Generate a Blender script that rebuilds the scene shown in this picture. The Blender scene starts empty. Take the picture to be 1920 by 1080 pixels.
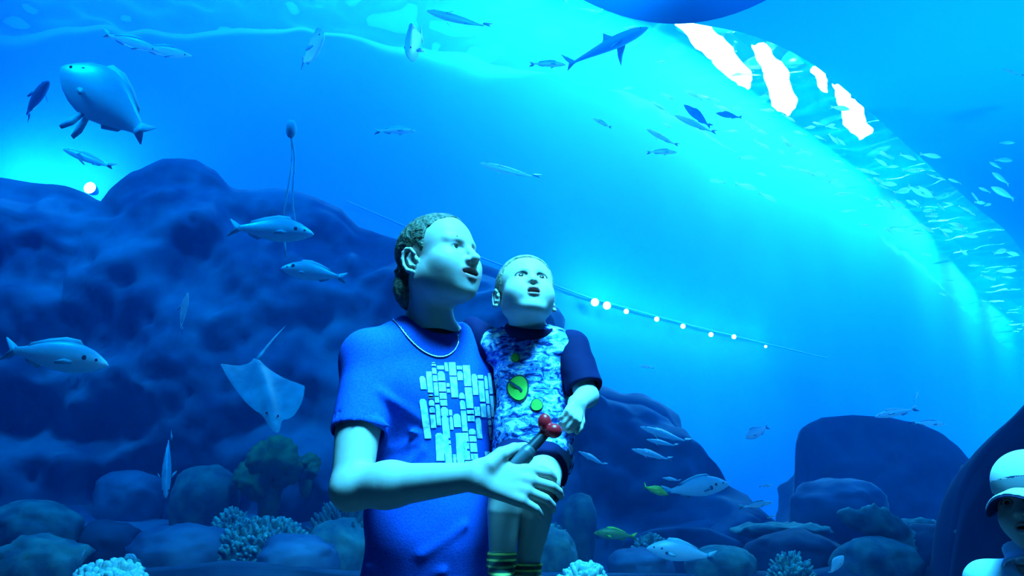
import bpy, math, random
import numpy as np
from mathutils import Vector, Matrix

random.seed(7)
RNG = np.random.default_rng(11)
C = bpy.context.scene.collection
SC = bpy.context.scene

# ------------------------------------------------------------------ camera
F_PX, PITCH, CAM = 1663.0, math.radians(14.0), Vector((0.0, 0.0, 1.15))
CP, SP = math.cos(PITCH), math.sin(PITCH)
cam_data = bpy.data.cameras.new('camera')
cam = bpy.data.objects.new('camera', cam_data)
C.objects.link(cam)
cam.location = CAM
cam.rotation_euler = (math.radians(90) + PITCH, 0, 0)
cam_data.sensor_width = 36.0
cam_data.lens = 36.0 * F_PX / 1920.0
cam_data.clip_start = 0.05
cam_data.clip_end = 200
SC.camera = cam

# ------------------------------------------------------------------ view and world
SC.view_settings.view_transform = 'Standard'
SC.view_settings.look = 'None'
SC.view_settings.exposure = 0.0
SC.view_settings.gamma = 1.0
SC.view_settings.use_curve_mapping = False
SC.cycles.use_denoising = True
SC.cycles.max_bounces = 8
SC.cycles.diffuse_bounces = 3
SC.cycles.volume_bounces = 1
SC.cycles.transparent_max_bounces = 12
SC.cycles.caustics_reflective = False
SC.cycles.caustics_refractive = False
SC.cycles.sample_clamp_indirect = 4.0
world = bpy.data.worlds.new('world')
SC.world = world
world.use_nodes = True
bg = world.node_tree.nodes['Background']
bg.inputs['Color'].default_value = (0.0, 0.22, 1.0, 1)
bg.inputs['Strength'].default_value = 0.10

# ------------------------------------------------------------------ big lights
def area_light(name, loc, target, size, size_y, color, power, spread=180):
    d = bpy.data.lights.new(name, 'AREA')
    d.shape = 'RECTANGLE'
    d.size, d.size_y = size, size_y
    d.color = color
    d.energy = power
    d.spread = math.radians(spread)
    o = bpy.data.objects.new(name, d)
    C.objects.link(o)
    o.location = loc
    v = Vector(target) - Vector(loc)
    o.rotation_euler = v.to_track_quat('-Z', 'Y').to_euler()
    return o

def point_light(name, loc, color, power, radius=0.1):
    d = bpy.data.lights.new(name, 'POINT')
    d.color = color
    d.energy = power
    d.shadow_soft_size = radius
    o = bpy.data.objects.new(name, d)
    C.objects.link(o)
    o.location = loc
    return o

# visitors' hall: one broad overhead lamp above and in front of the visitors
area_light('hall_lamp', (0.70, 1.0, 4.8), (-0.05, 2.1, 1.35), 1.3, 1.1, (0.038, 0.52, 1.0), 160, 62)

# ------------------------------------------------------------------ tank layout
WATER_Z = 6.5
GLASS_Y = 3.05
def ray(px, py):
    rx, ru = (px - 960) / F_PX, (540 - py) / F_PX
    return Vector((rx, CP - SP * ru, SP + CP * ru))

def at(px, py, y):
    d = ray(px, py)
    return CAM + d * (y / d.y)

def at_z(px, py, z):
    d = ray(px, py)
    p = CAM + d * ((z - CAM.z) / d.z)
    return (p.x, p.y)

WALL_PTS = [(-22, 12.0), (-16, 10.2), (-11, 8.9), (-7, 8.15), (-4, 7.85), (-2, 7.9), (0, 8.2)]
WALL_PTS += [at_z(a, b, WATER_Z) for a, b in ((1265, 36), (1400, 64), (1500, 106), (1580, 164), (1660, 236), (1745, 312), (1830, 388), (1915, 470))]
WALL_PTS += [(17.5, 27.5), (25, 36), (34, 44)]

def catmull(pts, n):
    p = np.array(pts, float)
    p = np.vstack([2 * p[0] - p[1], p, 2 * p[-1] - p[-2]])
    out = []
    for i in range(1, len(p) - 2):
        for t in np.linspace(0, 1, n, endpoint=False):
            a, b, c, d = p[i - 1], p[i], p[i + 1], p[i + 2]
            out.append(0.5 * ((2 * b) + (c - a) * t + (2 * a - 5 * b + 4 * c - d) * t * t + (3 * b - a - 3 * c + d) * t ** 3))
    out.append(p[-2])
    return np.array(out)

EDGE = catmull(WALL_PTS, 10)                      # edge of the covered deck
_t = np.gradient(EDGE, axis=0); _t /= np.linalg.norm(_t, axis=1, keepdims=True)
SLOT_W = np.interp(EDGE[:, 0], [-6, 0, 3, 12], [1.2, 1.6, 2.0, 2.0])
WALL = EDGE - np.stack([_t[:, 1], -_t[:, 0]], 1) * SLOT_W[:, None]   # far wall, behind the open strip of water
def smooth_path(p, n=9):
    for _ in range(n):
        q = p.copy()
        q[1:-1] = 0.25 * p[:-2] + 0.5 * p[1:-1] + 0.25 * p[2:]
        p = q
    keep = [0]
    for i in range(1, len(p)):
        if np.linalg.norm(p[i] - p[keep[-1]]) > 0.35 and p[i][0] > p[keep[-1]][0]:
            keep.append(i)
    p = p[keep]
    for _ in range(6):
        q = p.copy()
        q[1:-1] = 0.25 * p[:-2] + 0.5 * p[1:-1] + 0.25 * p[2:]
        p = q
    return p
WALL = smooth_path(WALL)

def on_wall(px, py, off=0.0):
    d = ray(px, py)
    best = None
    for i in range(len(WALL) - 1):
        a, b = WALL[i], WALL[i + 1]
        # t*d = a + s(b-a)
        m = np.array([[d.x, a[0] - b[0]], [d.y, a[1] - b[1]]])
        if abs(np.linalg.det(m)) < 1e-9:
            continue
        t, s = np.linalg.solve(m, a)
        if t > 0 and -1e-6 <= s <= 1 + 1e-6 and (best is None or t < best[0]):
            nrm = Vector((b[1] - a[1], -(b[0] - a[0]), 0)).normalized()
            best = (t, nrm)
    t, nrm = best
    return CAM + d * t + nrm * off, nrm

# light falling through the open strip of water along the far wall
def wall_frame(x):
    i = int(np.argmin(abs(WALL[:, 0] - x)))
    i = min(max(i, 1), len(WALL) - 2)
    tg = WALL[i + 1] - WALL[i - 1]
    tg = tg / np.linalg.norm(tg)
    return WALL[i], tg, np.array([tg[1], -tg[0]])

SLOT = [(-15, 60), (-9, 90), (-4.5, 160), (-1.2, 430), (1.4, 1250), (3.6, 1700), (6.3, 1500), (9.5, 1400), (13, 1200), (17, 1000)]
for x, pw in SLOT:
    p, tg, nr = wall_frame(x)
    q = p + nr * 0.75
    lo = area_light('skylight_strip', (q[0], q[1], WATER_Z + 1.25), (q[0], q[1], 0), 3.6, 0.8, (0.05, 0.55, 1.0), pw)
    lo.rotation_euler = (0, 0, math.atan2(tg[1], tg[0]))
area_light('deck_fill', (6.6, 9.2, 0.8), (5.6, 7.0, 6.5), 1.5, 1.5, (0.02, 0.5, 1.0), 950)  # added upward fill, out of view, brightens the deck underside
# unseen fill lights added under the deck to brighten the cliff and reef
for x_, pw in ((-4.0, 330), (0.5, 260), (4.5, 110)):
    area_light('cliff_fill', (x_, 3.7, 6.3), (x_ * 1.05, 6.4, 1.0), 1.6, 0.6, (0.0, 0.30, 1.0), pw)
# ------------------------------------------------------------------ tools
def link(o, parent=None):
    C.objects.link(o)
    if parent is not None:
        o.parent = parent
    return o

def tag(o, label=None, cat=None, group=None, kind=None):
    if label: o['label'] = label
    if cat: o['category'] = cat
    if group: o['group'] = group
    if kind: o['kind'] = kind
    return o

def mesh_obj(name, verts, faces, mat, parent=None, smooth=True):
    me = bpy.data.meshes.new(name)
    me.from_pydata([tuple(map(float, v)) for v in verts], [], [tuple(int(i) for i in f) for f in faces])
    me.update()
    if smooth:
        me.polygons.foreach_set('use_smooth', [True] * len(me.polygons))
    if mat is not None:
        me.materials.append(mat)
    return link(bpy.data.objects.new(name, me), parent)

def empty(name, loc=(0, 0, 0)):
    o = bpy.data.objects.new(name, None)
    o.empty_display_size = 0.05
    o.location = loc
    return link(o)

def copy_tree(o, parent=None):
    kids = list(o.children)
    c = o.copy()
    C.objects.link(c)
    if parent is not None:
        c.parent = parent
    for k in kids:
        copy_tree(k, c)
    return c

def hash3(ix, iy, iz, seed):
    h = (ix.astype(np.int64) * 374761393 + iy.astype(np.int64) * 668265263 + iz.astype(np.int64) * 2147483647 + seed * 1274126177) & 0xFFFFFFFF
    h = ((h ^ (h >> 13)) * 1274126177) & 0xFFFFFFFF
    return ((h ^ (h >> 16)) & 0xFFFF).astype(np.float32) / 32767.5 - 1.0

def vnoise(P, scale, seed=0):
    q = np.asarray(P, np.float32) * scale
    i = np.floor(q).astype(np.int64)
    f = q - i
    f = f * f * (3 - 2 * f)
    r = 0
    for dx in (0, 1):
        for dy in (0, 1):
            for dz in (0, 1):
                w = (f[:, 0] if dx else 1 - f[:, 0]) * (f[:, 1] if dy else 1 - f[:, 1]) * (f[:, 2] if dz else 1 - f[:, 2])
                r = r + w * hash3(i[:, 0] + dx, i[:, 1] + dy, i[:, 2] + dz, seed)
    return r

def fbm(P, scale, octs=4, seed=0, gain=0.5):
    r, a = 0, 1.0
    for k in range(octs):
        r = r + a * vnoise(P, scale * 2 ** k, seed + k * 17)
        a *= gain
    return r

# ------------------------------------------------------------------ materials
MATS = {}
def material(name, color, rough=0.6, metal=0.0, spec=0.4, tex=None, bump=0.0, emit=None, strength=0.0, sss=0.0):
    """tex = (scale, detail, dark colour, light colour, low, high) mixes two colours by noise."""
    if name in MATS:
        return MATS[name]
    m = bpy.data.materials.new(name)
    m.use_nodes = True
    nt = m.node_tree
    b = nt.nodes['Principled BSDF']
    b.inputs['Base Color'].default_value = (*color, 1)
    b.inputs['Roughness'].default_value = rough
    b.inputs['Metallic'].default_value = metal
    b.inputs['Specular IOR Level'].default_value = spec
    if sss:
        b.inputs['Subsurface Weight'].default_value = sss
        b.inputs['Subsurface Radius'].default_value = (0.012, 0.005, 0.003)
    co = nt.nodes.new('ShaderNodeTexCoord')
    if tex:
        n = nt.nodes.new('ShaderNodeTexNoise')
        n.inputs['Scale'].default_value = tex[0]
        n.inputs['Detail'].default_value = tex[1]
        r = nt.nodes.new('ShaderNodeValToRGB')
        r.color_ramp.elements[0].position = tex[4]
        r.color_ramp.elements[1].position = tex[5]
        r.color_ramp.elements[0].color = (*tex[2], 1)
        r.color_ramp.elements[1].color = (*tex[3], 1)
        nt.links.new(co.outputs['Object'], n.inputs['Vector'])
        nt.links.new(n.outputs['Fac'], r.inputs['Fac'])
        nt.links.new(r.outputs['Color'], b.inputs['Base Color'])
        if bump:
            bp = nt.nodes.new('ShaderNodeBump')
            bp.inputs['Strength'].default_value = bump
            bp.inputs['Distance'].default_value = 0.02
            nt.links.new(n.outputs['Fac'], bp.inputs['Height'])
            nt.links.new(bp.outputs['Normal'], b.inputs['Normal'])
    if emit:
        b.inputs['Emission Color'].default_value = (*emit, 1)
        b.inputs['Emission Strength'].default_value = strength
    MATS[name] = m
    return m

M_WALL = material('tank_wall_paint', (0.004, 0.27, 0.85), 0.7, tex=(0.5, 4, (0.003, 0.24, 0.80), (0.006, 0.30, 0.92), 0.3, 0.7))
M_CEIL = material('deck_paint', (0.003, 0.45, 0.95), 0.6)
M_ROCK = material('reef_rock', (0.1, 0.16, 0.2), 0.85, tex=(2.2, 6, (0.015, 0.05, 0.12), (0.10, 0.20, 0.30), 0.35, 0.68), bump=0.6)
M_ROCK_DARK = material('dark_rock', (0.05, 0.07, 0.1), 0.9, tex=(3.0, 6, (0.008, 0.025, 0.06), (0.03, 0.075, 0.12), 0.35, 0.7), bump=0.6)
M_SAND = material('tank_sand', (0.25, 0.35, 0.4), 0.9, tex=(6.0, 5, (0.03, 0.08, 0.14), (0.10, 0.18, 0.24), 0.35, 0.65), bump=0.3)
M_HALLFLOOR = material('hall_floor', (0.06, 0.07, 0.09), 0.5, tex=(9.0, 3, (0.04, 0.05, 0.07), (0.08, 0.09, 0.11), 0.4, 0.6))
# ------------------------------------------------------------------ setting
def strip_wall(name, z0, z1, nz, mat):
    vs, fs = [], []
    n = len(WALL)
    for k in range(nz + 1):
        z = z0 + (z1 - z0) * k / nz
        for p in WALL:
            vs.append((p[0], p[1], z))
    for k in range(nz):
        for i in range(n - 1):
            a = k * n + i
            fs.append((a, a + 1, a + n + 1, a + n))
    o = mesh_obj(name, vs, fs, mat)
    sol = o.modifiers.new('thick', 'SOLIDIFY'); sol.thickness = 0.3; sol.offset = -1
    return tag(o, kind='structure')
strip_wall('wall_back', -0.6, WATER_Z + 2.0, 8, M_WALL)

# the covered deck over the near part of the tank; its far edge leaves an open strip along the wall
vs, fs = [], []
edge = list(EDGE)
edge = [e for e in edge if e[1] > GLASS_Y + 0.3]
n = len(edge)
for e in edge: vs.append((e[0], e[1], WATER_Z))
for e in edge: vs.append((e[0], GLASS_Y, WATER_Z))
for e in edge: vs.append((e[0], e[1], WATER_Z + 2.0))
for e in edge: vs.append((e[0], GLASS_Y, WATER_Z + 2.0))
for i in range(n - 1):
    fs += [(i, i + 1, n + i + 1, n + i), (2 * n + i, 3 * n + i, 3 * n + i + 1, 2 * n + i + 1), (i, 2 * n + i, 2 * n + i + 1, i + 1)]
tag(mesh_obj('ceiling', vs, fs, M_CEIL, smooth=False), kind='structure')

# hall floor and tank bed
def slab(name, x0, x1, y0, y1, z0, z1, mat):
    v = [(x0, y0, z0), (x1, y0, z0), (x1, y1, z0), (x0, y1, z0), (x0, y0, z1), (x1, y0, z1), (x1, y1, z1), (x0, y1, z1)]
    f = [(0, 3, 2, 1), (4, 5, 6, 7), (0, 1, 5, 4), (1, 2, 6, 5), (2, 3, 7, 6), (3, 0, 4, 7)]
    return mesh_obj(name, v, f, mat, smooth=False)
tag(slab('floor', -6, 6, -3, GLASS_Y - 0.06, -0.2, 0.0, M_HALLFLOOR), kind='structure')

gx, gy = np.meshgrid(np.linspace(-14, 22, 171), np.linspace(GLASS_Y + 0.02, 30, 121))
P = np.stack([gx.ravel(), gy.ravel(), 0 * gx.ravel()], 1)
hz = 0.18 + 0.16 * fbm(P, 0.5, 4, 3) + 0.10 * np.clip(P[:, 1] - 4, 0, 3)
vs = np.stack([P[:, 0], P[:, 1], hz], 1)
nx = 171
fs = [(j * nx + i, j * nx + i + 1, (j + 1) * nx + i + 1, (j + 1) * nx + i) for j in range(120) for i in range(nx - 1)]
tag(mesh_obj('ground', vs, fs, M_SAND), kind='structure')

# water body: one block of clear blue water that scatters and absorbs light
mw = bpy.data.materials.new('tank_water'); mw.use_nodes = True
nt = mw.node_tree; nt.nodes.clear()
out = nt.nodes.new('ShaderNodeOutputMaterial')
tr = nt.nodes.new('ShaderNodeBsdfTransparent')
vsn = nt.nodes.new('ShaderNodeVolumeScatter')
vsn.inputs['Color'].default_value = (0.0, 0.30, 0.95, 1)
vsn.inputs['Density'].default_value = 0.06
vsn.inputs['Anisotropy'].default_value = 0.3
va = nt.nodes.new('ShaderNodeVolumeAbsorption')
va.inputs['Color'].default_value = (0.0, 0.72, 0.97, 1)
va.inputs['Density'].default_value = 0.05
ad = nt.nodes.new('ShaderNodeAddShader')
nt.links.new(tr.outputs[0], out.inputs['Surface'])
nt.links.new(vsn.outputs[0], ad.inputs[0]); nt.links.new(va.outputs[0], ad.inputs[1])
nt.links.new(ad.outputs[0], out.inputs['Volume'])
tag(slab('water', -24, 38, GLASS_Y, 48, -0.4, WATER_Z + 1.4, mw), kind='structure')

# rippled water surface in the open strip, with glowing glint-shaped panes above it
M_GLINT = material('white_glint', (1, 1, 1), emit=(0.55, 0.97, 1.0), strength=9.0)
ws_v, ws_f, sk_v, sk_f = [], [], [], []
NW = 17
dense = catmull(WALL_PTS, 70)
slot_d = np.interp(dense[:, 0], EDGE[:, 0], SLOT_W)
tg_ = np.gradient(dense, axis=0); tg_ /= np.linalg.norm(tg_, axis=1, keepdims=True)
nr_ = np.stack([tg_[:, 1], -tg_[:, 0]], 1)
for k in range(NW):
    q = dense - nr_ * (slot_d * k / (NW - 1))[:, None]
    P3 = np.stack([q[:, 0], q[:, 1], 0 * q[:, 0]], 1)
    z = WATER_Z + 0.07 * fbm(P3, 1.6, 2, 91) + 0.05 * vnoise(P3, 4.5, 97)
    ws_v += [(a, b, c_) for a, b, c_ in zip(q[:, 0], q[:, 1], z)]
nd = len(dense)
ws_f = [(k * nd + i, k * nd + i + 1, (k + 1) * nd + i + 1, (k + 1) * nd + i) for k in range(NW - 1) for i in range(nd - 1)]
mws = bpy.data.materials.new('rippled_surface'); mws.use_nodes = True
nt = mws.node_tree; nt.nodes.clear()
out = nt.nodes.new('ShaderNodeOutputMaterial')
tr = nt.nodes.new('ShaderNodeBsdfTransparent')
gl = nt.nodes.new('ShaderNodeBsdfGlass'); gl.inputs['IOR'].default_value = 1.33; gl.inputs['Roughness'].default_value = 0.10
mx = nt.nodes.new('ShaderNodeMixShader'); mx.inputs[0].default_value = 0.6
nt.links.new(tr.outputs[0], mx.inputs[1]); nt.links.new(gl.outputs[0], mx.inputs[2])
nt.links.new(mx.outputs[0], out.inputs['Surface'])
tag(mesh_obj('water_surface', ws_v, ws_f, mws), kind='structure')
def glint_mesh(outline, z=WATER_Z + 0.42):  # emitting pane added above the ripples in the shape of a glint
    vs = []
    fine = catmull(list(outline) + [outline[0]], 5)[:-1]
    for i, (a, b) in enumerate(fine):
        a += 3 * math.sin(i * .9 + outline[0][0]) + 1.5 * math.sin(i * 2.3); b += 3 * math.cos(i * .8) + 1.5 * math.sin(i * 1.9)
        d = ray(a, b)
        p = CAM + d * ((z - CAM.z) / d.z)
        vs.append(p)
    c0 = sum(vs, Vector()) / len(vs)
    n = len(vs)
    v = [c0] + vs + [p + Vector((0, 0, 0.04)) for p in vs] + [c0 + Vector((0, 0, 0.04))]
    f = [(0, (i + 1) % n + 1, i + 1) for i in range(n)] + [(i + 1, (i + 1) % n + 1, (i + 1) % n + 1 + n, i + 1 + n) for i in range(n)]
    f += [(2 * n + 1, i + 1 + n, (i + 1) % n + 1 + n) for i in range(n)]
    return mesh_obj('glint_pane', v, f, M_GLINT, smooth=False)
PANES = [([(1268, 44), (1325, 46), (1360, 82), (1395, 122), (1412, 152), (1396, 165), (1372, 150), (1340, 122), (1306, 88)], 'largest bright pane, nearest the dark ray belly'),
         ([(1412, 86), (1440, 92), (1470, 128), (1488, 170), (1492, 205), (1470, 214), (1446, 196), (1436, 150), (1420, 112)], 'long bright pane, second from the dark ray belly'),
         ([(1522, 126), (1540, 132), (1552, 158), (1546, 172), (1530, 152)], 'smallest bright pane, third from the dark ray belly'),
         ([(1562, 158), (1588, 172), (1608, 196), (1628, 232), (1634, 252), (1606, 258), (1582, 232), (1572, 196)], 'ragged bright pane, last and lowest of the four')]
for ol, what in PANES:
    tag(glint_mesh(ol), 'glowing pane shaped as a white glint on the water surface, ' + what, 'glint_pane', 'glowing panes for surface glints')

# acrylic viewing pane
mg = bpy.data.materials.new('acrylic'); mg.use_nodes = True
nt = mg.node_tree; nt.nodes.clear()
out = nt.nodes.new('ShaderNodeOutputMaterial')
tr = nt.nodes.new('ShaderNodeBsdfTransparent'); tr.inputs['Color'].default_value = (0.985, 0.995, 1, 1)
gl = nt.nodes.new('ShaderNodeBsdfGlossy'); gl.inputs['Roughness'].default_value = 0.02
fr = nt.nodes.new('ShaderNodeFresnel'); fr.inputs['IOR'].default_value = 1.12
mx = nt.nodes.new('ShaderNodeMixShader')
nt.links.new(fr.outputs[0], mx.inputs[0]); nt.links.new(tr.outputs[0], mx.inputs[1]); nt.links.new(gl.outputs[0], mx.inputs[2])
nt.links.new(mx.outputs[0], out.inputs['Surface'])
o = slab('window_1', -6, 6, GLASS_Y - 0.05, GLASS_Y - 0.01, 0.0, 5.5, mg)
tag(o, kind='structure')

# ------------------------------------------------------------------ rocks
def profile(pts):
    a = np.array(pts, float)
    return lambda x: np.interp(x, a[:, 0], a[:, 1])

def rock_curtain(name, sil, y_of, mat, depth, amp, seed, nu=260, nv=110, foot=0.0, lean=0.5):
    """A standing rock mass: its top follows the points sil (world x, top z); it bulges towards the viewer."""
    xs = np.linspace(sil[0][0], sil[-1][0], nu)
    top = profile(sil)(xs)
    vs = np.zeros((nv, nu, 3))
    for k in range(nv):
        v = k / (nv - 1)
        if v < 0.72:
            u = v / 0.72
            z = foot + (top - foot) * (1 - (1 - u) ** 1.35) * 0.985
            y = y_of(xs) - depth * lean * (1 - u) ** 1.2
        else:
            u = (v - 0.72) / 0.28
            z = top - (top - foot) * 0.55 * (u ** 2) + 0.02 * np.sin(u * math.pi)
            y = y_of(xs) + depth * u
        vs[k, :, 0], vs[k, :, 1], vs[k, :, 2] = xs, y, z
    P = vs.reshape(-1, 3)
    # displacement along the smooth normal
    du = np.gradient(vs, axis=1); dv = np.gradient(vs, axis=0)
    nrm = np.cross(du, dv); nrm /= np.linalg.norm(nrm, axis=2, keepdims=True) + 1e-9
    nrm = nrm.reshape(-1, 3)
    d = fbm(P, 0.75, 5, seed, 0.55)
    rid = 1 - abs(fbm(P * [1, 1, 1.6], 1.1, 4, seed + 50))
    disp = amp * (0.8 * d + 0.55 * (rid - 0.6))
    edge = np.clip(abs(np.linspace(0, 1, nv) - 0.72) / 0.10, 0.22, 1)
    disp = disp * np.repeat(edge, nu)
    P = P + nrm * disp[:, None]
    fs = [(j * nu + i, j * nu + i + 1, (j + 1) * nu + i + 1, (j + 1) * nu + i) for j in range(nv - 1) for i in range(nu - 1)]
    return mesh_obj(name, P, fs, mat)

YL = 6.2
sil_px = [(-330, 300), (-150, 330), (0, 330), (60, 334), (120, 348), (185, 372), (200, 352), (222, 330), (240, 312), (300, 291), (365, 290), (405, 310),
          (440, 346), (520, 350), (590, 366), (640, 390), (668, 424), (740, 448), (900, 500), (960, 528), (1000, 585), (1030, 680), (1065, 735), (1130, 748), (1200, 752), (1245, 778), (1290, 830), (1330, 900), (1360, 1000)]
sil = [(at(a, b, YL).x, at(a, b, YL).z) for a, b in sil_px]
tag(rock_curtain('rock_cliff', sil, lambda x: YL + 0 * x, M_ROCK, 1.1, 0.42, 5),
    'huge dark rock cliff with a humped top rising behind the man', 'rock')
# ------------------------------------------------------------------ sculpting with distance fields
def smin(a, b, k):
    h = np.clip(0.5 + 0.5 * (b - a) / k, 0, 1)
    return b + (a - b) * h - k * h * (1 - h)
def smax(a, b, k):
    return -smin(-a, -b, k)
def arr(v):
    return np.asarray(v, np.float32)
def cap(P, a, b, ra, rb=None):
    rb = ra if rb is None else rb
    a, b = arr(a), arr(b)
    ba = b - a
    pa = P - a
    h = np.clip(pa @ ba / max(float(ba @ ba), 1e-12), 0, 1)
    d = pa - h[:, None] * ba
    return np.sqrt((d * d).sum(1)) - (ra + h * (rb - ra))
def ell(P, c, r, R=None):
    p = P - arr(c)
    if R is not None:
        p = p @ arr(R)
    r = arr(r)
    k0 = np.sqrt(((p / r) ** 2).sum(1))
    k1 = np.sqrt(((p / (r * r)) ** 2).sum(1)) + 1e-9
    return k0 * (k0 - 1) / k1
def chain(P, pts, rad, k=0.0):
    d = None
    for i in range(len(pts) - 1):
        e = cap(P, pts[i], pts[i + 1], rad[i], rad[i + 1])
        d = e if d is None else (np.minimum(d, e) if k == 0 else smin(d, e, k))
    return d
def frame(fwd, up=(0, 0, 1), roll=0.0):
    """columns: local x (person's left), y (forward), z (up)"""
    f = Vector(fwd).normalized()
    u = Vector(up)
    l = u.cross(f).normalized()
    u = f.cross(l).normalized()
    if roll:
        q = Matrix.Rotation(roll, 3, f)
        l, u = q @ l, q @ u
    return np.array([[l.x, f.x, u.x], [l.y, f.y, u.y], [l.z, f.z, u.z]], np.float32)

def sculpt(f, lo, hi, h, block=6, slack=1.7):
    """Mesh the zero level of f inside a box by surface nets, evaluating only blocks near the surface."""
    lo = np.array(lo, np.float32); hi = np.array(hi, np.float32)
    nb = np.ceil((hi - lo) / (h * block)).astype(int)
    n = nb * block
    V = np.empty(n, np.float32)
    bi = np.stack(np.meshgrid(*[np.arange(k) for k in nb], indexing='ij'), -1).reshape(-1, 3)
    cen = lo + (bi * block + (block - 1) / 2) * h
    dc = f(cen.astype(np.float32))
    V.reshape(nb[0], block, nb[1], block, nb[2], block)[...] = dc.reshape(nb[0], 1, nb[1], 1, nb[2], 1)
    act = np.abs(dc) < block * h * 0.87 * slack
    ab = bi[act]
    off = np.stack(np.meshgrid(*[np.arange(block)] * 3, indexing='ij'), -1).reshape(-1, 3)
    for s in range(0, len(ab), 3000):
        idx = (ab[s:s + 3000, None, :] * block + off[None]).reshape(-1, 3)
        V[idx[:, 0], idx[:, 1], idx[:, 2]] = f((lo + idx * h).astype(np.float32))
    ins = V < 0
    c8 = [(i, j, k) for i in (0, 1) for j in (0, 1) for k in (0, 1)]
    cnt = sum(ins[i:n[0] - 1 + i, j:n[1] - 1 + j, k:n[2] - 1 + k].astype(np.int8) for i, j, k in c8)
    cells = np.argwhere((cnt > 0) & (cnt < 8))
    vals = np.stack([V[cells[:, 0] + i, cells[:, 1] + j, cells[:, 2] + k] for i, j, k in c8], 1)
    cc = np.array(c8, np.float32)
    acc = np.zeros((len(cells), 3)); num = np.zeros(len(cells))
    for a in range(8):
        for b in range(a + 1, 8):
            if sum(abs(cc[a] - cc[b])) != 1: continue
            va, vb = vals[:, a], vals[:, b]
            m = (va < 0) != (vb < 0)
            t = np.where(m, va / np.where(m, va - vb, 1), 0)
            p = cc[a] + t[:, None] * (cc[b] - cc[a])
            acc += np.where(m[:, None], p, 0); num += m
    verts = lo + (cells + acc / num[:, None]) * h
    ID = np.full(n, -1, np.int32)
    ID[cells[:, 0], cells[:, 1], cells[:, 2]] = np.arange(len(cells))
    quads = []
    for ax in range(3):
        u, w = (ax + 1) % 3, (ax + 2) % 3
        sl = [slice(None)] * 3; sh = [slice(None)] * 3
        sl[ax] = slice(0, n[ax] - 1); sh[ax] = slice(1, n[ax])
        A, B = ins[tuple(sl)], ins[tuple(sh)]
        e = np.argwhere(A != B)
        e = e[(e[:, u] > 0) & (e[:, w] > 0) & (e[:, u] < n[u] - 1) & (e[:, w] < n[w] - 1)]
        q = []
        for du, dw in ((-1, -1), (0, -1), (0, 0), (-1, 0)):
            g = e.copy(); g[:, u] += du; g[:, w] += dw
            q.append(ID[g[:, 0], g[:, 1], g[:, 2]])
        q = np.stack(q, 1)
        flip = ~A[e[:, 0], e[:, 1], e[:, 2]]
        q[flip] = q[flip][:, ::-1]
        quads.append(q[(q >= 0).all(1)])
    return verts, np.concatenate(quads)

def mesh_arrays(name, verts, quads, mats, parent=None, index=None, colors=None):
    me = bpy.data.meshes.new(name)
    verts = np.asarray(verts, np.float32); quads = np.asarray(quads, np.int32)
    me.vertices.add(len(verts)); me.vertices.foreach_set('co', verts.ravel())
    me.loops.add(quads.size); me.loops.foreach_set('vertex_index', quads.ravel())
    me.polygons.add(len(quads))
    me.polygons.foreach_set('loop_start', np.arange(0, quads.size, 4, dtype=np.int32))
    me.polygons.foreach_set('loop_total', np.full(len(quads), 4, np.int32))
    for m in mats: me.materials.append(m)
    if index is not None:
        me.polygons.foreach_set('material_index', np.asarray(index, np.int32))
    me.polygons.foreach_set('use_smooth', np.ones(len(quads), bool))
    if colors is not None:
        ca = me.color_attributes.new('tone', 'FLOAT_COLOR', 'POINT')
        ca.data.foreach_set('color', np.concatenate([colors, np.ones((len(verts), 1))], 1).astype(np.float32).ravel())
    me.update(); me.validate()
    return link(bpy.data.objects.new(name, me), parent)

def join_meshes(parts):
    vs, qs, o = [], [], 0
    for v, q in parts:
        vs.append(v); qs.append(q + o); o += len(v)
    return np.concatenate(vs), np.concatenate(qs)

def smooth_verts(v, q, it=1, lam=0.5):
    for _ in range(it):
        acc = np.zeros_like(v); num = np.zeros(len(v))
        for a, b in ((0, 1), (1, 2), (2, 3), (3, 0)):
            np.add.at(acc, q[:, a], v[q[:, b]]); np.add.at(num, q[:, a], 1)
            np.add.at(acc, q[:, b], v[q[:, a]]); np.add.at(num, q[:, b], 1)
        v = v * (1 - lam) + lam * acc / np.maximum(num, 1)[:, None]
    return v

def skin_material(name, base, lip, dark=(0.05, 0.015, 0.012)):
    m = bpy.data.materials.new(name); m.use_nodes = True
    nt = m.node_tree; b = nt.nodes['Principled BSDF']
    b.inputs['Roughness'].default_value = 0.5
    b.inputs['Specular IOR Level'].default_value = 0.35
    at_ = nt.nodes.new('ShaderNodeVertexColor'); at_.layer_name = 'tone'
    n = nt.nodes.new('ShaderNodeTexNoise'); n.inputs['Scale'].default_value = 60; n.inputs['Detail'].default_value = 4
    co = nt.nodes.new('ShaderNodeTexCoord')
    mx = nt.nodes.new('ShaderNodeMix'); mx.data_type = 'RGBA'; mx.blend_type = 'MULTIPLY'
    mx.inputs[0].default_value = 0.18
    nt.links.new(co.outputs['Object'], n.inputs['Vector'])
    nt.links.new(at_.outputs['Color'], mx.inputs[6]); nt.links.new(n.outputs['Color'], mx.inputs[7])
    nt.links.new(mx.outputs[2], b.inputs['Base Color'])
    bp = nt.nodes.new('ShaderNodeBump'); bp.inputs['Strength'].default_value = 0.12; bp.inputs['Distance'].default_value = 0.003
    nt.links.new(n.outputs['Fac'], bp.inputs['Height']); nt.links.new(bp.outputs['Normal'], b.inputs['Normal'])
    return m

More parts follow.
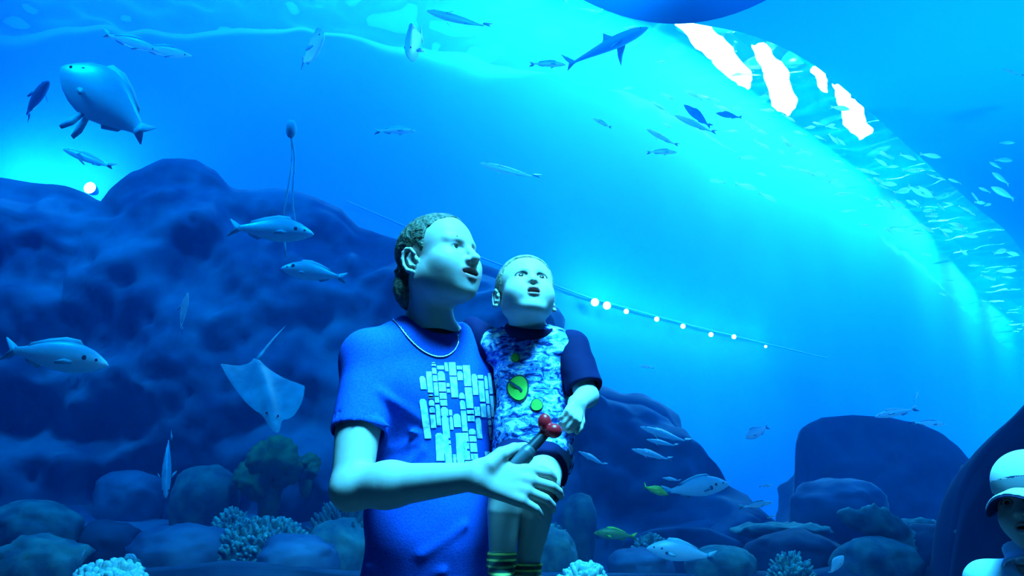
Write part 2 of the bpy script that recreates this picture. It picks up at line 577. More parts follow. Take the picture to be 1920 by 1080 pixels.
class Head:
    """A head in its own frame: x to the person's left, y forward, z up; eyes at z = 0, chin at -0.115, crown at +0.115 (adult)."""
    def __init__(s, loc, fwd, up=(0, 0, 1), roll=0.0, scale=1.0, child=False, open_mouth=0.5, smile=0.0):
        s.loc, s.R, s.s, s.child, s.om, s.smile = arr(loc), frame(fwd, up, roll), scale, child, open_mouth, smile
    def local(s, P):
        return ((P - s.loc) @ s.R) / s.s
    def world(s, p):
        return Vector((s.R @ (arr(p) * s.s) + s.loc).tolist())
    def skull(s, p):
        ch = s.child
        if ch:
            d = ell(p, (0, -0.012, 0.038), (.082, .1, .082))
            d = smin(d, ell(p, (0, .036, .0), (.070, .062, .082)), .03)
        else:
            d = ell(p, (0, -0.012, 0.036), (.076, .1, .082))
            d = smin(d, ell(p, (0, .036, -.004), (.064, .06, .088)), .03)
        return d
    def face(s, p):
        ch = s.child
        q = p.copy(); q[:, 0] = abs(q[:, 0])                       # mirror
        d = s.skull(p)
        d = smin(d, cap(q, (.050, -.005, -.052), (.018, .06, -.094), .024, .019), .03)      # jaw
        d = smin(d, ell(p, (0, .03, -.06), (.05, .052, .046)), .03)
        d = smin(d, ell(p, (0, .071, -.098), (.022, .019, .018)), .022)                    # chin
        if ch:
            d = smin(d, ell(q, (.040, .052, -.040), (.030, .032, .030)), .02)              # cheeks
        else:
            d = smin(d, ell(q, (.043, .056, -.026), (.024, .024, .019)), .018)
            d = smin(d, cap(q, (.0, .087, .017), (.044, .073, .021), .010, .009), .012)    # brow ridge
        d = smin(d, ell(q, (.028, .024, -.052), (.045, .062, .054)) if not ch else ell(q, (.024, .026, -.046), (.041, .056, .044)), .03)     # cheek
        if s.smile:
            d = smin(d, ell(q, (.037, .056, -.036), (.024, .024, .024)), .03)
        d = smax(d, -ell(q, (.031, .105, .000), (.018, .022, .012)), .010)                 # eye sockets
        # eyelids over the eyeball, slit open
        lid = ell(q, (.031, .073, .000), (.0150, .0150, .0138))
        lid = np.maximum(lid, -ell(q, (.0312, .090, -.0005), (.0140 if not ch else .0152, .018, .0064 if not ch else .0092)))
        d = smin(d, lid, .005)
        # nose
        if ch:
            nz = cap(p, (0, .088, .0), (0, .1, -.026), .008, .0105)
            nz = smin(nz, ell(q, (.009, .095, -.030), (.0075, .010, .0075)), .006)
            nz = np.minimum(nz, ell(p, (0, .102, -.028), (.0105, .0095, .0095)))
            no = (.0055, .101, -.0375)
        else:
            nz = cap(p, (0, .088, .010), (0, .109, -.029), .0085, .0115)
            nz = smin(nz, ell(q, (.0125, .099, -.036), (.009, .012, .009)), .006)
            nz = smin(nz, ell(p, (0, .113, -.033), (.0125, .0115, .0105)), .005)
            no = (.0068, .107, -.045)
        d = smin(d, nz, .009)
        d = smax(d, -ell(q, no, (.0038, .0055, .0045)), .003)
        # muzzle and mouth
        d = smin(d, ell(p, (0, .078, -.063), (.030, .018, .024)), .016)
        w, o, up = (.021 if ch else .034), s.om, s.smile * .008
        zc = -.064 if not ch else -.062
        ul = chain(q, [(0, .0985, zc + .006 + .004 * o), (.010, .0965, zc + .0065 + .004 * o), (w, .084, zc + up)], [.0052, .0052, .0025])
        ll = chain(q, [(0, .0965, zc - .007 - .008 * o), (.010, .0945, zc - .0065 - .007 * o), (w, .084, zc + up)], [.0062, .006, .0025])
        d = smin(d, np.minimum(ul, ll), .004)
        hole = ell(q, (0, .100, zc - .001 - .002 * o + up * .3), (w * .86, .026, .0015 + .0068 * o))
        d = smax(d, -hole, .003)
        # ears
        ez, ey, ex = (-.012, -.012, .0735) if not ch else (-.014, -.010, .0780)
        ang = np.linspace(-0.55 * math.pi, 0.95 * math.pi, 9)
        rim = [(ex + .010 + .004 * math.sin(t * .5), ey - .019 * math.cos(t - 1.2) * .9 - .006, ez + .031 * math.sin(t) if False else ez + .030 * math.cos(t - .55)) for t in ang]
        th = np.linspace(math.radians(150), math.radians(-95), 10)  # helix from the front of the ear over the top and down the back
        th = [math.radians(a) for a in (25, 60, 95, 130, 165, 200, 235, 265)]
        rim = [(ex + .011 - .003 * math.cos(t), ey - .004 + .0185 * math.cos(t) - .004 * math.sin(t) * 1.0, ez + .030 * math.sin(t)) for t in th]
        ear = chain(q, rim, [.0036, .0042, .0044, .0044, .0042, .004, .005, .006], .003)
        plate = ell(q, (ex + .004, ey - .004, ez - .001), (.0060, .0185, .0285))
        ear = smin(ear, plate, .003)
        anti = chain(q, [(ex + .010, ey + .001, ez + .016), (ex + .011, ey - .009, ez + .003), (ex + .010, ey - .004, ez - .014), (ex + .0095, ey + .006, ez - .018)], [.003, .0035, .0035, .0035], .003)
        ear = smin(ear, anti, .002)
        trag = ell(q, (ex + .006, ey + .0135, ez - .003), (.0055, .005, .008))
        ear = smin(ear, trag, .003)
        ear = smax(ear, -ell(q, (ex + .013, ey + .004, ez - .004), (.009, .0065, .010)), .002)
        d = smin(d, ear, .004)
        return d
    def sdf(s, P):
        return s.face(s.local(P)) * s.s
    def tone(s, P, base, lip, dark, stubble=0.0):
        p = s.local(P)
        q = p.copy(); q[:, 0] = abs(q[:, 0])
        col = np.tile(arr(base), (len(P), 1))
        def blend(c, w):
            nonlocal col
            w = np.clip(w, 0, 1)[:, None]
            col = col * (1 - w) + arr(c) * w
        blend((base[0] * 1.0, base[1] * .82, base[2] * .8), 0.7 - ell(q, (.042, .07, -.03), (.03, .03, .025)) / .02 * 1.0 if False else np.exp(-((q[:, 0] - .042) ** 2 + (p[:, 2] + .03) ** 2) / .0006) * (p[:, 1] > .03) * .5)
        if stubble:
            w = np.clip((-.045 - p[:, 2]) / .02, 0, 1) * np.clip((p[:, 2] + .135) / .02, 0, 1) * np.clip((p[:, 1] + .0) / .03, 0, 1)
            blend((base[0] * .45, base[1] * .5, base[2] * .52), w * stubble)
        zc, w_ = (-.062, .021) if s.child else (-.064, .034)
        lipd = np.sqrt((q[:, 0] / (w_ * 1.02)) ** 2 + ((p[:, 2] - zc + .001 + .003 * s.om) / (.0115 + .007 * s.om)) ** 2)
        blend(lip, (1.15 - lipd) / .2 * (p[:, 1] > .078))
        hole = ell(q, (0, .100, zc - .001 - .002 * s.om), (w_ * .86, .030, .0015 + .0068 * s.om))
        lash = abs(np.sqrt((( q[:, 0] - .0312) / (.0145 if not s.child else .0156)) ** 2 + ((p[:, 2] + .0005) / (.0070 if not s.child else .0098)) ** 2) - 1.0)
        blend((.06, .04, .035), (.28 - lash) / .12 * (p[:, 1] > .062) * (p[:, 2] > -.004) * .9)
        if not s.child:
            so = np.sqrt(((q[:, 0] - .031) / .022) ** 2 + ((p[:, 2] - .002) / .015) ** 2)
            blend((base[0] * .55, base[1] * .5, base[2] * .5), (1.15 - so) / .5 * (p[:, 1] > .055) * .6)  # eye-socket shadow painted into the skin tone
        blend(dark, (0.0005 - hole) / .001 * (p[:, 1] < .0955) * (p[:, 1] > .05))
        return col

def eye_pair(h, parent, iris):
    for sx in (-1, 1):
        c = (sx * .031, .0735, .0)
        V, Fq = [], []
        n, m = 16, 12
        r = .0132
        # look direction: local y, tilted upwards
        look = h.look
        f = Vector(look).normalized(); u = Vector((0, 0, 1)); l = u.cross(f).normalized(); u = f.cross(l)
        rings = []
        for j in range(m + 1):
            t = math.pi * j / m
            for i in range(n):
                a = 2 * math.pi * i / n
                d = f * math.cos(t) + (l * math.cos(a) + u * math.sin(a)) * math.sin(t)
                V.append(h.world(Vector(c) + d * r))
        idx = []
        for j in range(m):
            for i in range(n):
                Fq.append((j * n + i, (j + 1) * n + i, (j + 1) * n + (i + 1) % n, j * n + (i + 1) % n))
                idx.append(2 if j < 1 else (1 if j < 3 else 0))
        mesh_arrays('eye', [tuple(v) for v in V], Fq, [M_EYEWHITE, iris, M_PUPIL], parent, idx)

M_EYEWHITE = material('eye_white', (0.8, 0.8, 0.8), 0.25)
M_PUPIL = material('pupil', (0.005, 0.005, 0.006), 0.15)
M_IRIS_BLUE = material('iris_grey_blue', (0.10, 0.18, 0.25), 0.2)
M_IRIS_DARK = material('iris_brown', (0.05, 0.03, 0.02), 0.2)

def hand(P, wrist, palm_dir, back_dir, side, length, curl, spread=0.12, thumb=None, fat=1.0):
    """Palm and five bent fingers. palm_dir: wrist to knuckles; back_dir: out of the back of the hand;
    side: +1 if the thumb lies on (palm_dir x back_dir), else -1. curl: list of 3 bend angles per finger (index first)."""
    f = Vector(palm_dir).normalized(); b = Vector(back_dir); b = (b - f * b.dot(f)).normalized(); t = f.cross(b) * side
    w = Vector(wrist); L = length / .19
    d = None
    K = []
    for i, (off, pl) in enumerate([(.030, .092), (.010, .095), (-.011, .090), (-.030, .082)]):
        k = w + (f * pl + t * off) * L + b * (.004 - .002 * abs(i - 1)) * L
        K.append(k)
        e = cap(P, w + t * off * .55 * L, k, .0155 * L * fat, .0125 * L * fat)
        d = e if d is None else smin(d, e, .012 * L)
    lens = [(.043, .026, .021), (.047, .030, .022), (.043, .028, .021), (.034, .021, .019)]
    for i in range(4):
        p = K[i]; dirv = (f + t * spread * (1.2 - i * .8)).normalized(); ang = 0
        pts, rad = [p - dirv * .012 * L], [.0112 * L * fat]
        pts.append(p); rad.append(.0110 * L * fat)
        for j in range(3):
            ang += curl[i][j]
            dv = dirv * math.cos(ang) - b * math.sin(ang)
            p = p + dv * lens[i][j] * L
            pts.append(p); rad.append((.0098, .0088, .0076)[j] * L * fat * (.88 if i == 3 else 1))
        e = chain(P, pts, rad)
        d = smin(d, e, .0045 * L)
    if thumb is None:
        thumb = [w + (f * .022 + t * .028 - b * .006) * L, w + (f * .055 + t * .052 - b * .016) * L, w + (f * .085 + t * .058 - b * .024) * L, w + (f * .110 + t * .055 - b * .030) * L]
    e = chain(P, thumb, [.0165 * L * fat, .0135 * L * fat, .0115 * L * fat, .0092 * L * fat], .004)
    return smin(d, e, .010 * L)
# ------------------------------------------------------------------ people
SKIN = (0.58, 0.44, 0.38); LIP = (0.52, 0.22, 0.20); MOUTH = (0.05, 0.015, 0.015)
M_SKIN = skin_material('skin', SKIN, LIP)
M_SKIN_CHILD = skin_material('child_skin', (0.76, 0.62, 0.53), LIP)
M_HAIR = material('brown_hair', (0.10, 0.08, 0.05), 0.6, tex=(90, 3, (0.05, 0.045, 0.03), (0.20, 0.16, 0.10), 0.35, 0.65), bump=0.5)
M_HAIR_FAIR = material('fair_hair', (0.45, 0.36, 0.22), 0.55, tex=(90, 3, (0.26, 0.21, 0.13), (0.55, 0.45, 0.30), 0.35, 0.65), bump=0.4)
M_BROW = material('dark_brow_hair', (.03, .025, .02), .7)
M_SHIRT = material('blue_cotton', (0.012, 0.10, 0.55), 0.85, spec=0.10, tex=(220, 2, (0.008, 0.075, 0.45), (0.012, 0.095, 0.52), 0.4, 0.6), bump=0.05)
M_NAVY = material('navy_cotton', (0.003, 0.007, 0.05), 0.85, spec=0.15)
M_DENIM = material('dark_denim', (0.02, 0.03, 0.07), 0.85, tex=(120, 2, (0.015, 0.02, 0.05), (0.03, 0.045, 0.1), 0.4, 0.6))
M_SHOE = material('shoe_black', (0.02, 0.02, 0.025), 0.5)
M_PRINT = material('pale_print_ink', (0.55, 0.75, 0.78), 0.8, tex=(70, 1, (0.30, 0.50, 0.62), (0.70, 0.85, 0.85), 0.38, 0.55))
M_SILVER = material('silver', (0.85, 0.85, 0.85), 0.25, 0.9)
M_GREEN = material('green_ink', (0.10, 0.42, 0.03), 0.7)
M_INK = material('dark_ink', (0.01, 0.03, 0.05), 0.8)
M_RED = material('red_plastic', (0.90, 0.012, 0.02), 0.3)
M_TOYBLACK = material('black_plastic', (0.02, 0.025, 0.035), 0.35)
M_TOYGREY = material('grey_plastic', (0.05, 0.065, 0.08), 0.45)

def march(f, px, py, lift=0.0, t0=1.5, t1=2.6):
    """The points where sight lines through pixels meet a surface."""
    D = np.array([list(ray(a, b)) for a, b in zip(np.atleast_1d(px), np.atleast_1d(py))], np.float32)
    D /= np.linalg.norm(D, axis=1, keepdims=True)
    t = np.full(len(D), t0, np.float32)
    O = arr(CAM)
    for _ in range(60):
        d = f(O + D * t[:, None])
        t = np.minimum(t + np.clip(d, -.05, .08) * 0.8, t1)
    p = O + D * t[:, None]
    if lift:
        e = 2e-3
        g = np.stack([f(p + arr(v)) - f(p - arr(v)) for v in ((e, 0, 0), (0, e, 0), (0, 0, e))], 1)
        g /= np.linalg.norm(g, axis=1, keepdims=True) + 1e-9
        p = p + g * lift
    return p

def V3(v): return np.array([v[0], v[1], v[2]], float)

# ---------------------------------------------------------------- the man
MF, MR = np.array([.5, -.866, 0]), np.array([-.866, -.5, 0])
MB = np.stack([MR, MF, [0, 0, 1]], 1).astype(np.float32)
man_head = Head(at(821, 489, 2.13), (.80, -.60, .17), roll=0.0, scale=1.03, open_mouth=.7, smile=1.3)
man_head.look = (0.15, 1, .30)
NB = V3(at(808, 640, 2.20))
SR = NB + MR * .165 + np.array([0, 0, -.060])
SL = NB - MR * .165 + np.array([0, 0, -.055])
ER = V3(at(658, 918, 1.985)); WR = V3(at(893, 893, 1.865))
EL = np.array([0.02, 2.40, 1.18]); WL = np.array([0.03, 2.27, 1.17])
HIPZ = .95
HC = np.array([-.205, 2.24, HIPZ])
man_curls = [(.30, .55, .35), (.25, .50, .35), (.25, .55, .4), (.25, .55, .4)]

def man_torso(P):
    d = ell(P, NB + [0, 0, -.205] + MF * .004, (.158, .112, .23), MB)
    d = smin(d, chain(P, [SR, NB + [0, 0, -.045], SL], [.058, .066, .058]), .05)
    d = smin(d, chain(P, [SR + [0, 0, .005], NB + [0, 0, .045], SL + [0, 0, .005]], [.03, .042, .03]), .05)
    d = smin(d, ell(P, NB + [0, 0, -.15] + MR * .075 + MF * .055, (.07, .05, .07), MB), .04)
    d = smin(d, ell(P, NB + [0, 0, -.15] - MR * .075 + MF * .055, (.07, .05, .07), MB), .04)
    d = smin(d, ell(P, NB + [0, 0, -.43] + MF * .012, (.148, .118, .22), MB), .05)
    return smin(d, ell(P, HC, (.158, .122, .16), MB), .05)
def man_arm(P):
    up = ER + (SR - ER) * .45
    d = chain(P, [SR, up + MR * .002, ER], [.056, .052, .043])
    d = smin(d, cap(P, ER, ER + (WR - ER) * .33 + [0, 0, .004], .044, .0475), .02)
    return smin(d, cap(P, ER + (WR - ER) * .3, WR, .0475, .028), .02)
M_hand = dict(wrist=WR + (WR - ER) * .02, palm_dir=(1, .22, -.20), back_dir=(.18, -.92, .34), side=-1, length=.212, curl=man_curls, spread=.16,
              thumb=[V3(at(916, 872, 1.86)), V3(at(940, 852, 1.875)), V3(at(964, 842, 1.90)), V3(at(984, 838, 1.92))])
def man_hand(P): return hand(P, **M_hand)
def man_larm(P):
    d = chain(P, [SL, (SL + EL) / 2, EL], [.056, .052, .042])
    d = smin(d, cap(P, EL, WL, .043, .028), .02)
    return smin(d, ell(P, WL + [.01, -.04, 0], (.035, .055, .02)), .02)
NECK_TOP = V3(man_head.world((0, -.035, -.055)))
def man_neck(P):
    d = cap(P, NECK_TOP, NB + [0.0, 0, -.02], .055, .062)
    d = smin(d, cap(P, V3(man_head.world((-.055, -.02, -.06))), NB + MF * .055 + [0, 0, -.02], .014, .016), .03)
    return d
def man_headneck(P):
    return smin(man_head.sdf(P), man_neck(P), .022)
def man_skin(P):
    d = smin(man_headneck(P), man_torso(P) + .004, .03)
    d = smin(d, man_arm(P), .03)
    d = np.minimum(smin(d, man_hand(P), .016), smin(d, man_hand(P), .016))
    return smin(d, man_larm(P), .03)
def man_skin_top(P):
    return smin(man_headneck(P), man_torso(P) + .004, .03)
def man_skin_arm(P):
    return smin(man_arm(P), man_hand(P), .018)
def man_skin_core(P):
    d = smin(man_torso(P) + .004, man_larm(P), .03)
    return smin(d, chain(P, [SR, SR + (ER - SR) * .45], [.054, .05]), .03)

HEM = SR + (ER - SR) * .60
AX = (ER - SR) / np.linalg.norm(ER - SR)
# raised creases in the shirt: (start pixel, end pixel, radius)
CREASES = [((712, 735), (795, 790), .006), ((705, 790), (790, 815), .007), ((700, 850), (785, 830), .006), ((740, 900), (790, 845), .006),
           ((790, 1040), (870, 985), .006), ((690, 1062), (830, 1072), .006)]
def man_shirt_base(P):
    d = man_torso(P) - .010
    sl = chain(P, [SR, SR + (ER - SR) * .35, SR + (ER - SR) * .72], [.062, .0625, .0655])
    sl = smax(sl, (P - arr(HEM)) @ arr(AX), .004)
    d = smin(d, sl, .03)
    s2 = chain(P, [SL, SL + (EL - SL) * .35, SL + (EL - SL) * .7], [.062, .062, .064])
    return smin(d, s2, .035)
CR3 = [(march(man_shirt_base, [a[0]], [a[1]])[0], march(man_shirt_base, [b[0]], [b[1]])[0], r) for a, b, r in CREASES]
def man_shirt(P):
    d = man_shirt_base(P) - .0022 * vnoise(P, 14, 5) - .003 * vnoise(P * [1, 1, .45], 9, 6)
    for a, b, r in CR3:
        d = smin(d, cap(P, a, b, r * .35, r * .1), .022)
    inner = cap(P, SR + (ER - SR) * .5, ER, .0575, .058)
    d = smax(d, -np.where(((P - arr(HEM)) @ arr(AX) > -.03) & ((P - arr(HEM)) @ arr(AX) < .02), inner, 1), .003)
    d = smax(d, -(P[:, 2] - (HIPZ - .10)), .004)
    # round neckline
    NC = NB + MF * .020 + [0, 0, .085]
    hole = ell(P, NC, (.078, .077, .108), MB)
    return smax(d, -hole, .004)
def man_trousers(P):
    d = ell(P, HC, (.162, .126, .13), MB)
    for s in (1, -1):
        h = HC + MR * .085 * s + [0, 0, -.06]
        k = HC + MR * .10 * s + MF * .02; k = np.array([k[0], k[1], .50])
        a = HC + MR * .115 * s; a = np.array([a[0], a[1], .09])
        d = smin(d, chain(P, [h, k, a], [.092, .068, .055], .02), .03)
    return np.maximum(d, P[:, 2] - HIPZ - .08)
def man_shoe(P, s):
    a = HC + MR * .115 * s; a = np.array([a[0], a[1], 0])
    d = smin(cap(P, a + [0, 0, .055], a + MF * .16 + [0, 0, .04], .05, .042), cap(P, a + [0, 0, .09], a + [0, 0, .05], .05, .05), .02)
    return np.maximum(d, -P[:, 2])

def sculpt_tone(f, lo, hi, h):
    v, q = sculpt(f, lo, hi, h)
    return v, q
def box_of(pts, m):
    p = np.array(pts, float)
    return p.min(0) - m, p.max(0) + m

man = empty('person', (HC[0], HC[1], 0))
man.location = (0, 0, 0)
tag(man, 'man in a printed blue t-shirt and neck chain holding the small boy and smiling upwards', 'person')
hl = V3(man_head.loc)
parts = [sculpt(man_skin_top, hl - [.155, .155, .175], hl + [.155, .155, .14], .0021)]
lo, hi = box_of([NB, HC, SR, SL, EL, WL], .15)
lo[2] = HIPZ - .05; hi[2] = hl[2] - .16
parts.append(sculpt(man_skin_core, lo, hi, .008))
lo, hi = box_of([SR + (ER - SR) * .4, ER, WR, WR + [.2, .03, 0]], .075)
parts.append(sculpt(man_skin_arm, lo, hi, .0026))
v, q = join_meshes(parts)
tone = man_head.tone(v.astype(np.float32), SKIN, LIP, MOUTH, .45)
body = mesh_arrays('body', v, q, [M_SKIN], man, None, tone)
lo, hi = box_of([NB, HC, SR, SL, ER, EL], .14)
v, q = sculpt(man_shirt, lo, hi, .0045)
v = smooth_verts(v, q, 5)
mesh_arrays('shirt', v, q, [M_SHIRT], man)
lo, hi = box_of([HC + [0, 0, .1], HC + [.25, .1, 0], HC - [.25, .1, 0], [HC[0], HC[1], .0]], .09)
v, q = sculpt(man_trousers, lo, hi, .012); mesh_arrays('trousers', v, q, [M_DENIM], man)
for s in (1, -1):
    c_ = HC + MR * .115 * s; c_[2] = 0
    v, q = sculpt(lambda P: man_shoe(P, s), c_ - [.25, .3, .02], c_ + [.25, .12, .2], .008)
    mesh_arrays('shoe', v, q, [M_SHOE], man)
eye_pair(man_head, man, M_IRIS_DARK)

def hair_shell(head, line_pts, thick, rough, seed, extra=None):
    ly = [a for a, b in line_pts]; lz = [b for a, b in line_pts]
    def f(P):
        p = head.local(P)
        n = vnoise(p, 130, seed) * .5 + vnoise(p, 60, seed + 1) * .5
        d = head.skull(p) - thick - rough * n
        hz = np.interp(p[:, 1], ly, lz)
        d = smax(d, -(p[:, 2] - hz - .003 * vnoise(p, 90, seed + 2)) * .8, .006)
        if extra is not None:
            d = extra(p, d)
        return d * head.s
    return f
def man_hair_extra(p, d):
    n = .002 * vnoise(p, 110, 3)
    d = smin(d, chain(p, [(0, -.112, .02), (0, -.122, -.01), (0, -.118, -.04), (0, -.100, -.075), (-.008, -.085, -.125)], [.016, .018, .017, .015, .006]) + n, .012)
    d = smin(d, ell(p, (0, -.128, .012), (.014, .011, .012)) + n, .004)
    d = smin(d, ell(p, (0, -.132, -.018), (.014, .010, .012)) + n, .004)
    return smin(d, ell(p, (-.02, -.085, -.055), (.045, .03, .05)) + n, .02)
hf = hair_shell(man_head, [(-.12, -.085), (-.075, -.07), (-.045, -.045), (-.028, -.012), (-.014, .022), (.004, .028), (.012, .0), (.020, .012), (.032, .052), (.052, .072), (.075, .090), (.1, .11)], .0035, .0022, 31, man_hair_extra)
v, q = sculpt(hf, hl - [.17, .17, .17], hl + [.17, .17, .15], .0023)
mesh_arrays('hair', v, q, [M_HAIR], man)
def brow(h, parent, mat, w=.020, z=.020, y=.0905, r=.0034, drop=.006, sides=(-1, 1)):
    for sx in sides:
        f = lambda P: chain(h.local(P), [(sx * .014, y, z - .002), (sx * .030, y - .004, z + .003), (sx * (.030 + w), y - .017, z - drop)], [r, r, r * .5]) * h.s
        c_ = V3(h.world((sx * .032, y - .006, z)))
        v, q = sculpt(f, c_ - .04, c_ + .04, .0016)
        mesh_arrays('eyebrow', v, q, [mat], parent)
brow(man_head, man, M_BROW, y=.092, r=.0046)
# neck chain of small links
def man_over(P): return np.minimum(man_shirt(P), man_skin_top(P))
cpx = catmull([(737, 600), (748, 612), (768, 637), (790, 657), (812, 668), (833, 669), (850, 659), (858, 643), (857, 628)], 9)
cp = march(man_over, cpx[:, 0], cpx[:, 1], .0022)
cv, cf = [], []
for i in range(len(cp) - 1):
    a, b = Vector(cp[i].tolist()), Vector(cp[i + 1].tolist())
    t = (b - a).normalized(); u = t.cross(Vector((0, 0, 1))).normalized(); w = t.cross(u)
    base = len(cv)
    r1, r2 = (.0024, .0012) if i % 2 else (.0012, .0024)
    for (pt, k) in ((a - t * .0006, .7), ((a + b) / 2, 1), (b + t * .0006, .7)):
        for m in range(8):
            an = m * math.pi / 4
            cv.append(pt + (u * math.cos(an) * r1 + w * math.sin(an) * r2) * k)
    for j in range(2):
        for m in range(8):
            cf.append((base + j * 8 + m, base + j * 8 + (m + 1) % 8, base + j * 8 + 8 + (m + 1) % 8, base + j * 8 + 8 + m))
nk_ = mesh_obj('neck_chain', cv, cf, M_SILVER, man)

# the printed blocks on the chest
def decal(f, polys, lift, name, mat, parent):
    vs, fs = [], []
    for poly in polys:
        px = [a for a, b in poly]; py = [b for a, b in poly]
        p = march(f, px, py, lift)
        base = len(vs)
        n = len(poly)
        # poly is a strip: left side points then right side points, same count
        h = n // 2
        vs += list(p)
        for i in range(h - 1):
            fs.append((base + i, base + i + 1, base + h + i + 1, base + h + i))
    return mesh_obj(name, vs, fs, mat, parent)
def bar(x0, y0, x1, y1, lean=.12, rnd=False):
    n = max(3, int((y1 - y0) / 12) + 2)
    L, R_ = [], []
    for k in range(n):
        t = k / (n - 1); y = y0 + (y1 - y0) * t; o = lean * (y - 780)
        ins = 0
        if rnd and k == 0: ins = (x1 - x0) * .25
        L.append((x0 + o + ins, y)); R_.append((x1 + o - ins, y))
    if rnd:
        L.insert(1, (x0 + lean * (y0 + 4 - 780), y0 + 4)); R_.insert(1, (x1 + lean * (y0 + 4 - 780), y0 + 4))
    return L + R_
prng = random.Random(5)
top_p = profile([(788, 712), (800, 694), (815, 680), (835, 676), (860, 676), (890, 690), (935, 704)])
bot_p = profile([(788, 822), (805, 808), (822, 866), (840, 880), (880, 882), (905, 872), (935, 850)])
polys = [bar(796, 706, 807, 730, .14, True), bar(790, 748, 803, 822, .14, True), bar(814, 812, 829, 864, .05, True), bar(852, 812, 872, 862, .05),
         bar(828, 778, 838, 850, .06, True)]
x = 806
while x < 932:
    w = prng.choice([7, 9, 11, 14])
    y = top_p(x) + prng.uniform(0, 12)
    while y < bot_p(x) - 6:
        hgt = prng.choice([8, 12, 18, 26, 40])
        y1 = min(y + hgt, bot_p(x))
        hole = (838 < x < 855 and 740 < y < 758) or (880 < x < 902 and 800 < y < 832) or (800 < x < 832 and 795 < y < 812) or (x < 822 and y > 790)
        if not hole and prng.random() < .94:
            polys.append(bar(x - .08 * 0, y, x + w - 1.0, y1 - 1.2, .09, prng.random() < .3))
        y = y1 + prng.uniform(.5, 3)
    x += w + .6
ok = []
for pl in polys:
    ok.append(pl)
decal(man_shirt, ok, .0014, 'shirt_print', M_PRINT, man)

# ---------------------------------------------------------------- the small boy on his arm
KF = np.array([.17, -.985, 0]); KR = np.array([-.985, -.17, 0])
KB = np.stack([KR, KF, [0, 0, 1]], 1).astype(np.float32)
boy_head = Head(at(985, 551, 2.14), (.20, -.90, .42), roll=math.radians(-2), scale=.83, child=True, open_mouth=.7)
boy_head.look = (0.0, 1, .32)
KNB = V3(at(993, 618, 2.185)); KC = V3(at(999, 700, 2.18)); KBL = V3(at(1000, 800, 2.165)); KH = V3(at(1000, 858, 2.18))
KSL = V3(at(1068, 655, 2.17)); KSR = V3(at(925, 652, 2.20))
KEL = V3(at(1100, 742, 2.11)); KWL = V3(at(1082, 757, 2.02))
KER = V3(at(868, 612, 2.28)); KWR = V3(at(800, 622, 2.345))
K_RH, K_RK, K_RA = V3(at(972, 862, 2.13)), V3(at(950, 908, 1.985)), V3(at(940, 1052, 1.985))
K_LH, K_LK, K_LA = V3(at(1022, 862, 2.13)), V3(at(1016, 905, 1.975)), V3(at(985, 1078, 2.03))
def boy_torso(P):
    d = ell(P, KC, (.090, .068, .105), KB)
    d = smin(d, ell(P, KBL, (.088, .078, .10), KB), .04)
    d = smin(d, ell(P, KH, (.092, .082, .07), KB), .03)
    d = smin(d, chain(P, [KSL, KNB + [0, 0, -.03], KSR], [.036, .042, .036]), .03)
    return d
def boy_arms(P):
    d = chain(P, [KSL, KEL], [.034, .027])
    d = smin(d, cap(P, KEL, KWL, .027, .021), .012)
    e = chain(P, [KSR, KER, KWR], [.034, .029, .022])
    return np.minimum(d, e)
K_hand = dict(wrist=KWL, palm_dir=(-.25, -.65, -.62), back_dir=(.55, -.55, .45), side=-1, length=.105, curl=[(.9, 1.1, .7)] * 4, spread=.05, fat=1.12)
def boy_legs(P):
    d = chain(P, [K_RH, K_RK], [.052, .039])
    d = smin(d, chain(P, [K_RK, K_RK + (K_RA - K_RK) * .35, K_RA], [.037, .0385, .026]), .015)
    d = smin(d, cap(P, K_RA + [0, .01, -.005], K_RA + [.0, -.085, -.045], .026, .022), .012)
    e = chain(P, [K_LH, K_LK], [.052, .038])
    e = smin(e, chain(P, [K_LK, K_LK + (K_LA - K_LK) * .35, K_LA], [.036, .036, .024]), .015)
    e = smin(e, cap(P, K_LA + [0, .01, -.005], K_LA + [.03, -.075, -.045], .026, .022), .012)
    return np.minimum(d, e)
def boy_neck(P):
    return cap(P, V3(boy_head.world((0, -.03, -.05))), KNB + [0, 0, -.02], .043, .045)
def boy_skin(P):
    d = smin(boy_head.sdf(P), boy_neck(P), .02)
    d = smin(d, boy_torso(P), .025)
    d = smin(d, boy_arms(P), .02)
    d = smin(d, hand(P, **K_hand), .010)
    return smin(d, boy_legs(P), .02)
boy = empty('person')
tag(boy, 'small boy with short fair hair carried on the man\'s arm, gazing up with open mouth', 'person')
bh = V3(boy_head.loc)
parts = [sculpt(lambda P: smin(smin(boy_head.sdf(P), boy_neck(P), .02), boy_torso(P), .025), bh - [.12, .12, .125], bh + [.12, .12, .13], .0018)]
lo, hi = box_of([KC, KBL, KH, KSL, KSR, KEL, KWL, KWR, K_RA, K_LA, K_RK, K_LK], .11)
hi[2] = bh[2] - .115
parts.append(sculpt(boy_skin, lo, hi, .0030))
v, q = join_meshes(parts)
tone = boy_head.tone(v.astype(np.float32), (0.76, 0.62, 0.53), LIP, MOUTH)
mesh_arrays('body', v, q, [M_SKIN_CHILD], boy, None, tone)
eye_pair(boy_head, boy, M_IRIS_DARK)
boy_hair_extra = None
hf = hair_shell(boy_head, [(-.12, -.07), (-.06, -.06), (-.032, -.035), (-.016, .012), (.004, .022), (.022, .004), (.036, .026), (.055, .056), (.075, .072), (.095, .076)], .0044, .0014, 41, boy_hair_extra)
v, q = sculpt(hf, bh - [.13, .13, .12], bh + [.13, .13, .13], .0021)
mesh_arrays('hair', v, q, [M_HAIR_FAIR], boy)
brow(boy_head, boy, M_HAIR_FAIR, r=.0028, y=.0925, z=.021, drop=.004)

